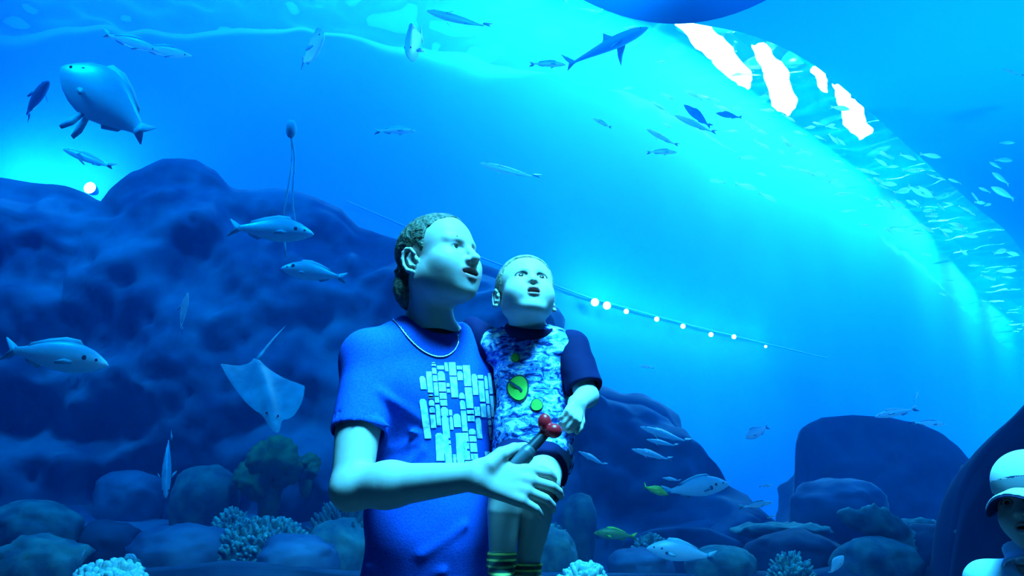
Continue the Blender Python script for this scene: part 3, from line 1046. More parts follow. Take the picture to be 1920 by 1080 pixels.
# camouflage t-shirt
mk = bpy.data.materials.new('camouflage_cotton'); mk.use_nodes = True
nt = mk.node_tree; b = nt.nodes['Principled BSDF']; b.inputs['Roughness'].default_value = .8; b.inputs['Specular IOR Level'].default_value = .15
co = nt.nodes.new('ShaderNodeTexCoord'); mp = nt.nodes.new('ShaderNodeMapping'); mp.inputs['Scale'].default_value = (1.0, 1.0, 1.9); mp.inputs['Rotation'].default_value = (0, .35, 0)
n1 = nt.nodes.new('ShaderNodeTexNoise'); n1.inputs['Scale'].default_value = 33; n1.inputs['Detail'].default_value = 5; n1.inputs['Distortion'].default_value = 1.2
r1 = nt.nodes.new('ShaderNodeValToRGB'); r1.color_ramp.interpolation = 'CONSTANT'
els = r1.color_ramp.elements
els[0].position = 0; els[0].color = (.012, .03, .16, 1)
els[1].position = .42; els[1].color = (.06, .20, .70, 1)
for ps, c_ in ((.485, (.20, .45, .85, 1)), (.53, (.05, .16, .62, 1)), (.555, (.55, .80, .88, 1)), (.62, (.85, .95, .95, 1))):
    e = els.new(ps); e.color = c_
nt.links.new(co.outputs['Object'], mp.inputs['Vector']); nt.links.new(mp.outputs[0], n1.inputs['Vector'])
nt.links.new(n1.outputs['Fac'], r1.inputs['Fac']); nt.links.new(r1.outputs['Color'], b.inputs['Base Color'])
def boy_shirt(P):
    d = boy_torso(P) - .009 - .0022 * vnoise(P, 22, 15) - .002 * vnoise(P * [1, 1, 2.2], 26, 16)
    d = smin(d, ell(P, V3(at(1028, 858, 2.10)), (.045, .05, .045)), .03)
    d = smax(d, -(P[:, 2] - V3(at(1000, 888, 2.1))[2] - .006 * vnoise(P, 30, 4)), .004)
    hole = ell(P, KNB + KF * .006 + [0, 0, .052], (.060, .060, .070), KB)
    return smax(d, -hole, .003)
lo, hi = box_of([KC, KBL, KH, KSL, KSR], .11)
v, q = sculpt(boy_shirt, lo, hi, .0034); v = smooth_verts(v, q, 1)
mesh_arrays('shirt', v, q, [mk], boy)
def sleeve(P, a, b, r0, r1, t, inner):
    a, b = np.asarray(a), np.asarray(b)
    e = a + (b - a) * t; ax = (b - a) / np.linalg.norm(b - a)
    d = cap(P, a, e + ax * .03, r0, r1) - .0018 * vnoise(P, 40, 3)
    d = smax(d, (P - arr(e)) @ arr(ax), .003)
    ins = cap(P, a + (b - a) * t * .5, e + ax * .05, inner, inner)
    return smax(d, -np.where((P - arr(e)) @ arr(ax) > -.02, ins, 1), .002)
for a, b, r0, r1, t in ((KSL + [.004, 0, .004], KEL, .046, .046, .86), (KSR, KER, .044, .040, .80)):
    lo, hi = box_of([a, b], .07)
    v, q = sculpt(lambda P: sleeve(P, a, b, r0, r1, t, .034), lo, hi, .0032)
    mesh_arrays('sleeve', v, q, [M_NAVY], boy)
# collar band
ang = np.linspace(0, 2 * math.pi, 40, endpoint=False)
def boy_collar(P):
    p = (P - arr(KNB + KF * .012 + [0, 0, -.006])) @ KB
    p = p @ np.array([[1, 0, 0], [0, .93, .37], [0, -.37, .93]], np.float32)
    r = np.sqrt(p[:, 0] ** 2 + p[:, 1] ** 2)
    return np.sqrt((r - .058) ** 2 + (p[:, 2] * .5) ** 2) - .0078
v, q = sculpt(boy_collar, KNB - .09, KNB + .09, .003)
mesh_arrays('collar', v, q, [M_NAVY], boy)
def boy_shorts(P):
    d = ell(P, KH + [0, 0, -.012], (.098, .086, .062), KB)
    for a, b in ((K_RH, K_RK), (K_LH, K_LK)):
        e = a + (b - a) * .62; ax = (b - a) / np.linalg.norm(b - a)
        l = smax(cap(P, a, b, .060, .054), (P - arr(e)) @ arr(ax), .003)
        d = smin(d, l, .015)
    return d - .0015 * vnoise(P, 30, 9)
lo, hi = box_of([KH, K_RH, K_LH, K_RK, K_LK], .11)
v, q = sculpt(boy_shorts, lo, hi, .0045); mesh_arrays('shorts', v, q, [M_NAVY], boy)
# striped socks and the knee patch
msk = bpy.data.materials.new('striped_sock'); msk.use_nodes = True
nt = msk.node_tree; b = nt.nodes['Principled BSDF']; b.inputs['Roughness'].default_value = .9
co = nt.nodes.new('ShaderNodeTexCoord'); wv = nt.nodes.new('ShaderNodeTexWave'); wv.bands_direction = 'Z'; wv.inputs['Scale'].default_value = 26; wv.inputs['Distortion'].default_value = .3
rp = nt.nodes.new('ShaderNodeValToRGB'); rp.color_ramp.interpolation = 'CONSTANT'
rp.color_ramp.elements[0].color = (.015, .07, .05, 1); rp.color_ramp.elements[1].position = .72; rp.color_ramp.elements[1].color = (.55, .55, .12, 1)
nt.links.new(co.outputs['Object'], wv.inputs['Vector']); nt.links.new(wv.outputs['Fac'], rp.inputs['Fac']); nt.links.new(rp.outputs['Color'], b.inputs['Base Color'])
for a, k, off in ((K_RA, K_RK, (0, -.085, -.045)), (K_LA, K_LK, (.03, -.075, -.045))):
    def sock(P):
        d = cap(P, a + (k - a) * .16, a, .0335, .030)
        d = smin(d, cap(P, a + [0, .01, -.005], a + np.array(off), .030, .026), .012)
        t_ = a + (k - a) * .13
        return smax(d, P[:, 2] - t_[2], .002)
    lo, hi = box_of([a, a + np.array(off)], .06)
    v, q = sculpt(sock, lo, hi, .0035)
    so = mesh_arrays('sock', v, q, [msk], boy)
    so['label'] = 'dark green sock with yellow stripes'
# green round motifs on the shirt
def disc(cx, cy, rx, ry, name, mat, lift, n=18, rot=0.0):
    t = np.linspace(0, 2 * math.pi, n, endpoint=False)
    w = 1 + .05 * np.sin(3 * t + cx)
    px = np.concatenate([[cx], cx + rx * w * np.cos(t)]); py = np.concatenate([[cy], cy + ry * w * np.sin(t)])
    p = march(boy_shirt, px, py, lift)
    return mesh_obj(name, p, [(0, i + 1, (i + 1) % n + 1) for i in range(n)], mat, boy)
for cx, cy, rx, ry in ((972, 728, 21, 26), (967, 671, 8, 9), (1006, 760, 12, 12)):
    disc(cx, cy, rx, ry, 'motif_outline', M_INK, .0020)
    disc(cx, cy, rx * .86, ry * .88, 'green_motif', M_GREEN, .0034)
decal(boy_shirt, [[(956, 718), (973, 731), (978, 736), (958, 714), (976, 727), (981, 733)]], .0044, 'motif_stroke', M_INK, boy)

# ---------------------------------------------------------------- the toy in the man's hand
toy = empty('toy_wand')
tag(toy, 'dark handled toy with a shiny red two-lobed top gripped in the man\'s hand', 'toy')
tA, tB, tC = V3(at(1022, 812, 1.925)), V3(at(985, 852, 1.905)), V3(at(958, 878, 1.895))
def to_obj(name, f, pts, m, h, mat):
    lo, hi = box_of(pts, m)
    v, q = sculpt(f, lo, hi, h)
    return mesh_arrays(name, v, q, [mat], toy)
to_obj('handle', lambda P: chain(P, [tA, tB], [.0115, .0135]), [tA, tB], .03, .002, M_TOYBLACK)
to_obj('grip', lambda P: np.minimum(cap(P, tB, tC, .0185, .020), cap(P, tB + (tA - tB) * .12, tB, .0165, .0165)), [tB, tC], .04, .0022, M_TOYGREY)
r1_, r2_ = V3(at(1021, 792, 1.915)), V3(at(1038, 808, 1.91))
to_obj('red_top', lambda P: smin(smin(ell(P, r1_, (.015, .013, .019)), ell(P, r2_, (.018, .016, .016)), .004), ell(P, V3(at(1019, 812, 1.92)), (.010, .010, .010)), .004), [r1_, r2_], .035, .002, M_RED)
bl = V3(at(1024, 908, 1.945))
to_obj('cap_ring', lambda P: np.maximum(ell(P, V3(at(1034, 928, 1.965)), (.022, .02, .032), frame((.6, -.2, -.75))), -ell(P, V3(at(1020, 905, 1.96)), (.040, .04, .040))), [bl], .07, .0025, M_TOYBLACK)

# ---------------------------------------------------------------- the child in the cap
c3 = Head(at(1940, 942, 1.96), (-.78, -.62, .03), roll=math.radians(6), scale=.84, child=True, open_mouth=.25)
c3.look = (-.1, 1, .05)
CF = np.array([-.7, -.714, 0]); CR = np.array([-.714, .7, 0])
CB = np.stack([CR, CF, [0, 0, 1]], 1).astype(np.float32)
ch = V3(c3.loc)
CN = ch + np.array([.012, .02, -.135])
CS1, CS2 = CN + CR * .115 + [0, 0, -.035], CN - CR * .115 + [0, 0, -.035]
CHIP = np.array([CN[0] + .01, CN[1] + .01, .52])
def c_torso(P):
    d = ell(P, CN + [0, 0, -.15], (.105, .078, .16), CB)
    d = smin(d, chain(P, [CS1, CN + [0, 0, -.02], CS2], [.036, .042, .036]), .03)
    d = smin(d, ell(P, CN + [0, 0, -.30], (.098, .08, .14), CB), .04)
    return smin(d, ell(P, CHIP, (.10, .085, .09), CB), .04)
def c_arms(P):
    d = None
    for s, S in ((1, CS1), (-1, CS2)):
        e_ = S + CR * .03 * s + [0, 0, -.19]; w_ = e_ + CF * .05 + [0, 0, -.16]
        e = chain(P, [S, e_, w_], [.036, .029, .021])
        e = smin(e, hand(P, w_, (0, -.25, -1), CR * s, s, .12, [(.3, .4, .3)] * 4), .01)
        d = e if d is None else np.minimum(d, e)
    return d
def c_legs(P):
    d = None
    for s in (1, -1):
        h_ = CHIP + CR * .05 * s; k_ = np.array([h_[0], h_[1], .29]); a_ = np.array([h_[0], h_[1], .06])
        e = chain(P, [h_, k_, a_], [.055, .043, .03])
        d = e if d is None else np.minimum(d, e)
    return d
def c_top(P):
    return smin(smin(c3.sdf(P), cap(P, V3(c3.world((0, -.03, -.05))), CN + [0, 0, -.02], .044, .047), .02), c_torso(P), .025)
def c_low(P):
    return smin(smin(c_torso(P), c_arms(P), .02), c_legs(P), .02)
kid = empty('person')
tag(kid, 'child in a white peaked cap and pale blue shirt at the right edge', 'person')
parts = [sculpt(c_top, ch - [.13, .13, .13], ch + [.13, .13, .13], .0022)]
lo, hi = box_of([CS1, CS2, [CHIP[0], CHIP[1], .06]], .16); hi[2] = ch[2] - .12; lo[2] = 0.03
parts.append(sculpt(c_low, lo, hi, .006))
v, q = join_meshes(parts)
mesh_arrays('body', v, q, [M_SKIN_CHILD], kid, None, c3.tone(v.astype(np.float32), (0.80, 0.58, 0.48), LIP, MOUTH))
eye_pair(c3, kid, M_IRIS_DARK)
brow(c3, kid, M_HAIR_FAIR, r=.0022, y=.0925, z=.022, drop=.004)
M_CSHIRT = material('pale_blue_cotton', (0.55, 0.75, 0.9), 0.85, spec=.15)
M_CAP = material('white_cap_cloth', (0.85, 0.9, 0.92), 0.8, spec=.15)
M_CAPDARK = material('cap_underside_cloth', (0.03, 0.05, 0.14), 0.9, spec=.1)
M_CAPGREY = material('cap_grey_panel', (0.30, 0.36, 0.38), 0.9, spec=.1)
def c_shirt(P):
    d = c_torso(P) - .009
    for S, s in ((CS1, 1), (CS2, -1)):
        e_ = S + CR * .03 * s + [0, 0, -.19]
        d = smin(d, smax(cap(P, S, e_, .046, .046), -(P[:, 2] - e_[2] - .06), .003), .02)
    d = smax(d - .002 * vnoise(P, 20, 8), -(P[:, 2] - .50), .004)
    return smax(d, -ell(P, CN + CF * .03 + [0, 0, .055], (.058, .062, .085), CB), .003)
lo, hi = box_of([CS1, CS2, CHIP], .15)
v, q = sculpt(c_shirt, lo, hi, .0045); mesh_arrays('shirt', v, q, [M_CSHIRT], kid)
def c_collar(P, s):
    p = (P - arr(CN + CF * .02 + [0, 0, .012])) @ CB
    p = p @ np.array([[1, 0, 0], [0, .90, -.43], [0, .43, .90]], np.float32)
    r = np.sqrt(p[:, 0] ** 2 + p[:, 1] ** 2)
    band = np.maximum(abs(r - .062 - .35 * abs(p[:, 2])) - .004, abs(p[:, 2]) - .020)
    return np.maximum(band, -(p[:, 0] * s - .008))
for s in (1, -1):
    v, q = sculpt(lambda P: c_collar(P, s), CN - .13, CN + .13, .003)
    mesh_arrays('collar', v, q, [M_CSHIRT], kid)
def c_shorts(P):
    return np.maximum(np.minimum(c_torso(P), c_legs(P)) - .012, np.maximum(P[:, 2] - .55, .30 - P[:, 2]))
lo, hi = box_of([CHIP, [CHIP[0], CHIP[1], .25]], .18)
v, q = sculpt(c_shorts, lo, hi, .007); mesh_arrays('shorts', v, q, [M_DENIM], kid)
for s in (1, -1):
    a_ = CHIP + CR * .05 * s; a_ = np.array([a_[0], a_[1], 0.03])
    v, q = sculpt(lambda P: np.maximum(cap(P, a_ + [0, 0, .01], a_ + CF * .10, .038, .032), -P[:, 2]), a_ - [.16, .2, .04], a_ + [.12, .12, .1], .006)
    mesh_arrays('shoe', v, q, [M_SHOE], kid)
# the cap
def cap_crown(P):
    p = c3.local(P)
    d = smin(ell(p, (0, -.012, .036), (.092, .110, .098)), ell(p, (0, .03, .06), (.07, .06, .06)), .03)
    d = np.maximum(d, -(p[:, 2] - .030 - .12 * np.clip(-p[:, 1], -.05, .1) * 0))
    return np.maximum(d, -(ell(p, (0, -.012, .030), (.086, .104, .09)))) * c3.s
v, q = sculpt(cap_crown, ch - .14, ch + .15, .0026)
pl = c3.local(v[q].mean(1).astype(np.float32))
mesh_arrays('cap_crown', v, q, [M_CAP, M_CAPGREY], kid, (pl[:, 2] < .058).astype(int))
def cap_piping(P):
    p = c3.local(P)
    d = abs(ell(p, (0, -.012, .036), (.094, .112, .100)))
    return (np.maximum(d - .0035, abs(p[:, 2] - .060) - .004)) * c3.s
v, q = sculpt(cap_piping, ch - .14, ch + .15, .0026); mesh_arrays('cap_piping', v, q, [M_CAPDARK], kid)
def brim(P, dz, th, rr):
    p = c3.local(P)
    z = p[:, 2] - (.036 + dz - .22 * np.clip(p[:, 1] - .06, 0, 1) - 8.0 * p[:, 0] ** 2)
    ov = (np.sqrt((p[:, 0] / .085) ** 2 + ((p[:, 1] - .065) / .105) ** 2) - 1) * .07 - rr
    return np.maximum(np.maximum(ov, abs(z) - th), .045 - p[:, 1] - 0) * c3.s
v, q = sculpt(lambda P: brim(P, 0.002, .003, 0), ch - .2, ch + .2, .0026); mesh_arrays('cap_brim', v, q, [M_CAP], kid)
v, q = sculpt(lambda P: brim(P, -.0035, .0026, .001), ch - .2, ch + .2, .0026); mesh_arrays('brim_underside', v, q, [M_CAPDARK], kid)
# ------------------------------------------------------------------ more rock
M_MOUND = material('mound_coral', (0.06, 0.16, 0.12), 0.9, tex=(9, 5, (0.02, 0.09, 0.12), (0.09, 0.22, 0.20), 0.35, 0.65), bump=.5)
M_GREENCORAL = material('olive_coral', (0.10, 0.20, 0.06), 0.9, tex=(12, 4, (0.05, 0.13, 0.06), (0.14, 0.26, 0.08), 0.35, 0.65), bump=.4)
M_BUSH = material('teal_coral', (0.10, 0.30, 0.28), 0.8, tex=(22, 4, (0.04, 0.16, 0.18), (0.22, 0.50, 0.44), 0.4, 0.62), bump=.4)
M_PALECORAL = material('pale_coral', (0.45, 0.85, 0.75), 0.7, tex=(30, 3, (0.30, 0.62, 0.58), (0.70, 0.95, 0.85), 0.35, 0.65))
M_BLACKROCK = material('near_black_rock', (.006, .012, .04), .95, tex=(3, 5, (.004, .008, .03), (.012, .025, .06), .35, .7), bump=.5)
M_PLATE = material('plate_coral', (0.10, 0.22, 0.18), 0.9, tex=(10, 4, (0.05, 0.14, 0.14), (0.16, 0.32, 0.26), 0.35, 0.65), bump=.4)

def sil_at(px, y): return [(at(a, b, y).x, at(a, b, y).z) for a, b in px]
tag(rock_curtain('rock_outcrop', sil_at([(1478, 1060), (1484, 900), (1490, 835), (1502, 800), (1540, 782), (1600, 775), (1670, 780), (1730, 792), (1775, 812), (1810, 842), (1840, 880), (1900, 905), (1990, 930)], 7.0),
    lambda x: 7.0 + 0 * x, M_ROCK_DARK, .8, .22, 23, 150, 80), 'dark square-shouldered rock outcrop to the left of the capped child', 'rock')
tag(rock_curtain('rock_arch', sil_at([(1770, 1130), (1792, 985), (1802, 925), (1822, 880), (1850, 840), (1885, 802), (1915, 774), (1950, 735), (2050, 690), (2200, 640)], 4.3),
    lambda x: 4.3 + 0 * x, M_BLACKROCK, .4, .05, 29, 90, 70), 'near-black sloping rock edge rising behind the capped child', 'rock')
tag(rock_curtain('reef_ledge', sil_at([(-400, 985), (-100, 975), (20, 960), (110, 965), (190, 985), (300, 990), (420, 985), (560, 990), (640, 975), (760, 990), (900, 1000), (1000, 1000), (1100, 1005), (1180, 1000), (1260, 990), (1330, 975), (1420, 1010), (1540, 1040), (1640, 1010), (1760, 1030), (1900, 1040), (2100, 1040), (2300, 1060)], 5.7),
    lambda x: 5.7 + 0 * x, M_ROCK, .7, .16, 37, 260, 60), 'low rough reef ledge running along the foot of the tank', 'rock')
tag(rock_curtain('reef_ledge', sil_at([(-400, 1085), (100, 1078), (300, 1062), (420, 1052), (560, 1060), (700, 1075), (1000, 1075), (1200, 1080), (1500, 1078), (1640, 1060), (1800, 1070), (2100, 1085), (2300, 1090)], 4.5),
    lambda x: 4.5 + 0 * x, M_ROCK_DARK, .5, .08, 41, 220, 50), 'nearest dark reef ledge along the bottom edge of the picture', 'rock')
tag(rock_curtain('rock_mound', sil_at([(1150, 1080), (1170, 1010), (1220, 990), (1270, 985), (1330, 990), (1390, 1015), (1430, 1060), (1470, 1090)], 5.2),
    lambda x: 5.2 + 0 * x, M_ROCK, .4, .10, 43, 90, 60), 'low sloping rock mound under the pale fish right of the boy', 'rock')

def ico(n):
    import bmesh
    bm = bmesh.new(); bmesh.ops.create_icosphere(bm, subdivisions=n, radius=1.0)
    v = np.array([x.co[:] for x in bm.verts]); f = [tuple(x.index for x in fc.verts) for fc in bm.faces]
    bm.free(); return v, f
ICO4, ICO2, ICO1 = ico(4), ico(2), ico(1)

def boulder(name, px, py, rx, ry, y, mat, label, cat, amp=.16, scale=1.6, seed=0, groove=0.0, group=None, down=2.2):
    k = y / (CP * F_PX)
    c = at(px, py, y)
    v = ICO4[0].copy()
    n = fbm(v + seed * 7.3, scale, 4, seed)
    r = 1 + amp * n
    if groove:
        r = r + groove * np.abs(vnoise(v + seed, 7.0, seed + 5))
    p = v * r[:, None]
    low = p[:, 2] < 0
    p[low, 2] *= down                                             # a foot that reaches down into the reef
    p = p * [rx * k, max(rx, ry) * k * .9, ry * k]
    o = mesh_obj(name, p, ICO4[1], mat)
    o.location = c
    return tag(o, label, cat, group)

for a in [
    ('mound_coral', 62, 985, 82, 42, 5.0, M_MOUND, 'wide greenish mound coral at the left edge under the dark ledge', 1, .14),
    ('mound_coral', 80, 1050, 75, 46, 4.6, M_MOUND, 'lumpy greenish mound coral in the bottom left corner', 2, .2),
    ('boulder', 385, 935, 58, 60, 5.6, M_MOUND, 'tall rounded boulder beside the olive leafy coral', 3, .10),
    ('boulder', 245, 928, 62, 42, 5.9, M_ROCK, 'low rounded boulder left of the tall rounded one', 4, .12),
    ('boulder', 350, 1035, 88, 52, 4.9, M_ROCK, 'dark flat-topped boulder left of the bushy speckled coral', 5, .14),
    ('boulder', 200, 1020, 60, 40, 5.1, M_ROCK_DARK, 'dark boulder above the pale finger coral', 6, .16),
    ('boulder', 1085, 975, 30, 46, 5.2, M_MOUND, 'rounded upright boulder beside the boy\'s leg', 7, .10),
    ('boulder', 1035, 1035, 40, 40, 4.7, M_MOUND, 'lumpy boulder right under the boy\'s leg', 8, .16),
    ('boulder', 1570, 945, 78, 46, 5.6, M_ROCK, 'rounded boulder at the foot of the dark outcrop', 9, .16),
    ('boulder', 1490, 1040, 80, 40, 4.9, M_ROCK_DARK, 'dark boulder under the table coral', 10, .16),
    ('boulder', 1640, 1058, 70, 46, 4.6, M_MOUND, 'greenish boulder under the knobbly sponge log', 11, .14),
    ('boulder', 1350, 1060, 60, 34, 4.6, M_MOUND, 'half-round boulder at the bottom right of the pale fish', 12, .10),
    ('boulder', 1760, 1040, 70, 50, 4.7, M_ROCK_DARK, 'dark boulder left of the capped child\'s shirt', 13, .16),
    ('boulder', 1815, 1000, 26, 14, 4.3, M_MOUND, 'small flat stone beside the capped child\'s neck', 14, .10),
    ('boulder', 1840, 930, 50, 55, 4.45, M_ROCK_DARK, 'dark knob of rock behind the peak of the cap', 15, .16),
    ('boulder', 560, 1045, 70, 40, 4.7, M_ROCK, 'grey boulder left of the man\'s hip', 16, .14),
    ('boulder', 640, 1040, 60, 60, 4.9, M_MOUND, 'greenish boulder touching the man\'s hip', 17, .14),
    ('boulder', 1200, 1060, 55, 30, 4.9, M_ROCK, 'flat stone right of the pale green coral tuft', 18, .14)]:
    boulder(a[0], a[1], a[2], a[3], a[4], a[5], a[6], a[7], 'coral' if 'coral' in a[0] else 'rock', a[9], 1.6, a[8], .05)

# sponge log and its cap on the right
def lumpy(name, pts, y, mat, label, cat, seed, extra=.18):
    k = y / (CP * F_PX)
    P3 = [V3(at(a, b, y)) for a, b, r in pts]; R3 = [r * k for a, b, r in pts]
    def f(P):
        return chain(P, P3, R3, .03) - .025 * vnoise(P, 14, seed) - .02 * vnoise(P, 30, seed + 1)
    lo, hi = box_of(P3, max(R3) + .08)
    v, q = sculpt(f, lo, hi, .016)
    return tag(mesh_arrays(name, v, q, [mat]), label, cat)
lumpy('sponge_log', [(1590, 975, 16), (1625, 975, 26), (1670, 1005, 28), (1700, 1030, 30), (1730, 1070, 26)], 4.7, M_PLATE, 'knobbly greenish sponge log slanting down towards the bottom right', 'sponge', 3)
lumpy('mushroom_sponge', [(1690, 990, 12), (1720, 984, 14), (1742, 992, 10)], 5.0, M_PLATE, 'flat mushroom-shaped sponge behind the slanting sponge log', 'sponge', 5)

# table coral: plate and stalk
tc = empty('table_coral', at(1465, 995, 5.3))
tag(tc, 'flat table coral on a stalk, left of the knobbly sponge log', 'coral')
k = 5.3 / (CP * F_PX)
v = ICO4[0] * (1 + .12 * fbm(ICO4[0], 2.2, 3, 9))[:, None] * [84 * k, 70 * k, 13 * k]
v[:, 2] += .02 * vnoise(v, 16, 3)
mesh_obj('plate', v, ICO4[1], M_PLATE, tc)
v = ICO4[0] * (1 + .12 * fbm(ICO4[0], 2.5, 3, 10))[:, None] * [22 * k, 22 * k, 60 * k]; v[:, 2] -= 55 * k
mesh_obj('stalk', v, ICO4[1], M_ROCK_DARK, tc)

# leafy olive coral: overlapping scalloped discs
def leafy(px, py, r, y, label, seed, n=9):
    k = y / (CP * F_PX)
    root = empty('leafy_coral', at(px, py, y))
    tag(root, label, 'coral')
    rg = random.Random(seed)
    for i in range(n):
        a = rg.uniform(0, 6.28); rr = rg.uniform(.0, .55) * r * k
        R_ = r * k * rg.uniform(.45, .62)
        c = Vector((math.cos(a) * rr, -.10 + .04 * i * .5, math.sin(a) * rr))
        vs, fs = [c + Vector((0, -.012, 0))], []
        m = 40
        for ring in (0.5, 1.0):
            for j in range(m):
                t = 2 * math.pi * j / m
                w = 1 + (.055 * math.cos(13 * t) if ring == 1 else 0)
                vs.append(c + Vector((math.cos(t) * R_ * ring * w, .05 * ring * ring + .02 * math.sin(3 * t + i) * ring, math.sin(t) * R_ * ring * w)))
        for j in range(m):
            fs.append((0, 1 + j, 1 + (j + 1) % m)); fs.append((1 + j, 1 + m + j, 1 + m + (j + 1) % m, 1 + (j + 1) % m))
        o = mesh_obj('coral_leaf', vs, fs, M_GREENCORAL, root)
        so = o.modifiers.new('thick', 'SOLIDIFY'); so.thickness = .03
    st = ICO2[0] * [r * k * .3, .12, r * k * .9] + np.array([0, .10, -r * k * .7])
    mesh_obj('stem', st, ICO2[1], M_GREENCORAL, root)
leafy(500, 882, 66, 5.4, 'olive leafy coral with scalloped rim below the spotted ray', 1, 11)
leafy(568, 878, 34, 5.5, 'small olive leafy coral lobe beside the man\'s elbow', 2, 5)

# bushy and finger corals
def bush(name, px, py, w, h, y, mat, label, seed, n, tip=(.010, .018), long_=(.04, .09), upright=.5):
    k = y / (CP * F_PX)
    c = at(px, py + h / 2, y)
    W_, H_ = w / 2 * k, h * k
    rg = random.Random(seed)
    vs, fs = [], []
    bv, bf = ICO2
    base = bv * [W_ * .86, W_ * .6, H_ * .72]
    vs += list(base); fs += list(bf)
    for i in range(n):
        a = rg.uniform(0, 2 * math.pi); e = rg.uniform(0.02, 1.0)
        d = np.array([math.cos(a) * math.sqrt(1 - e * e), math.sin(a) * math.sqrt(1 - e * e), e])
        p0 = d * [W_ * .82, W_ * .58, H_ * .70]
        dr = d * [1, 1, 1] * (1 - upright) + np.array([0, 0, 1]) * upright + np.array([rg.uniform(-.3, .3) for _ in range(3)])
        dr /= np.linalg.norm(dr)
        L_ = rg.uniform(*long_); r_ = rg.uniform(*tip)
        u = np.cross(dr, [.3, .5, .8]); u /= np.linalg.norm(u); w2 = np.cross(dr, u)
        b0 = len(vs); m = 6
        for t, rr in ((0, 1.0), (.6, .95), (.92, .75)):
            for j in range(m):
                an = 2 * math.pi * j / m
                vs.append(p0 + dr * L_ * t + (u * math.cos(an) + w2 * math.sin(an)) * r_ * rr)
        vs.append(p0 + dr * L_ * 1.02)
        for q_ in range(2):
            for j in range(m):
                fs.append((b0 + q_ * m + j, b0 + q_ * m + (j + 1) % m, b0 + (q_ + 1) * m + (j + 1) % m, b0 + (q_ + 1) * m + j))
        for j in range(m):
            fs.append((b0 + 2 * m + j, b0 + 2 * m + (j + 1) % m, b0 + 3 * m))
    o = mesh_obj(name, vs, fs, mat)
    o.location = c
    return tag(o, label, 'coral')
bush('finger_coral', 207, 1078, 130, 44, 4.1, M_PALECORAL, 'pale turquoise finger coral tuft at the bottom left', 3, 190, (.013, .020), (.02, .05), .4)
bush('finger_coral', 1094, 1080, 80, 44, 4.1, M_PALECORAL, 'pale green finger coral tuft at the bottom right of the boy', 4, 130, (.010, .016), (.02, .05), .4)
bush('bushy_coral', 495, 1010, 200, 95, 4.9, M_BUSH, 'big bushy speckled teal coral left of the man\'s hip', 5, 520, (.008, .014), (.03, .06), .3)
bush('bushy_coral', 435, 985, 70, 60, 5.0, M_BUSH, 'smaller bushy coral clump on the left of the big speckled one', 6, 160, (.008, .014), (.03, .06), .3)
bush('soft_coral', 650, 985, 120, 60, 5.0, M_MOUND, 'spiky soft coral just behind the man\'s elbow', 7, 200, (.007, .012), (.06, .12), .7)
bush('bushy_coral', 1030, 1010, 70, 60, 5.0, M_BUSH, 'bushy coral just right of the boy\'s leg', 8, 180, (.008, .013), (.03, .05), .3)
bush('soft_coral', 1485, 1070, 60, 50, 4.4, M_BUSH, 'small tufted coral under the table coral', 9, 120, (.007, .012), (.04, .07), .5)
bush('finger_coral', 240, 1062, 40, 30, 4.5, M_BUSH, 'little coral knob right behind the pale turquoise finger coral', 10, 60, (.010, .015), (.02, .04), .4)
bush('bushy_coral', 1220, 1025, 60, 40, 5.0, M_BUSH, 'low bushy coral left of the pale fish near the bottom', 12, 120, (.008, .013), (.03, .05), .3)

# ------------------------------------------------------------------ glowing discs on an added rail, in place of reflected hall lamps
def tube_mesh(pts, r, n=8):
    vs, fs = [], []
    for i, p in enumerate(pts):
        a = Vector(pts[max(i - 1, 0)]); b = Vector(pts[min(i + 1, len(pts) - 1)])
        t = (b - a).normalized(); u = t.cross(Vector((0, 0, 1))); u = (u if u.length > 1e-3 else t.cross(Vector((1, 0, 0)))).normalized(); w = t.cross(u)
        rr = r[i] if hasattr(r, '__len__') else r
        for j in range(n):
            an = 2 * math.pi * j / n
            vs.append(Vector(p) + (u * math.cos(an) + w * math.sin(an)) * rr)
    for i in range(len(pts) - 1):
        for j in range(n):
            fs.append((i * n + j, i * n + (j + 1) % n, (i + 1) * n + (j + 1) % n, (i + 1) * n + j))
    fs.append(tuple(range(n))[::-1]); fs.append(tuple((len(pts) - 1) * n + j for j in range(n)))
    return vs, fs
M_SPOTGLOW = material('light_spot_glow', (1, 1, 1), emit=(0.45, 0.97, 1.0), strength=7.0)
M_RAIL = material('rail_metal', (0.01, 0.28, 0.8), 0.5)
rail_px = [(650, 388), (760, 436), (880, 486), (1000, 532), (1095, 566), (1210, 598), (1310, 624), (1420, 650), (1540, 678)]
pts = [on_wall(a, b - 5, .10)[0] for a, b in rail_px]
v, f = tube_mesh(pts, .012)
tag(mesh_obj('spot_rail', v, f, M_RAIL), 'thin added rail carrying the row of light spots across the far wall', 'rail')
proto = None
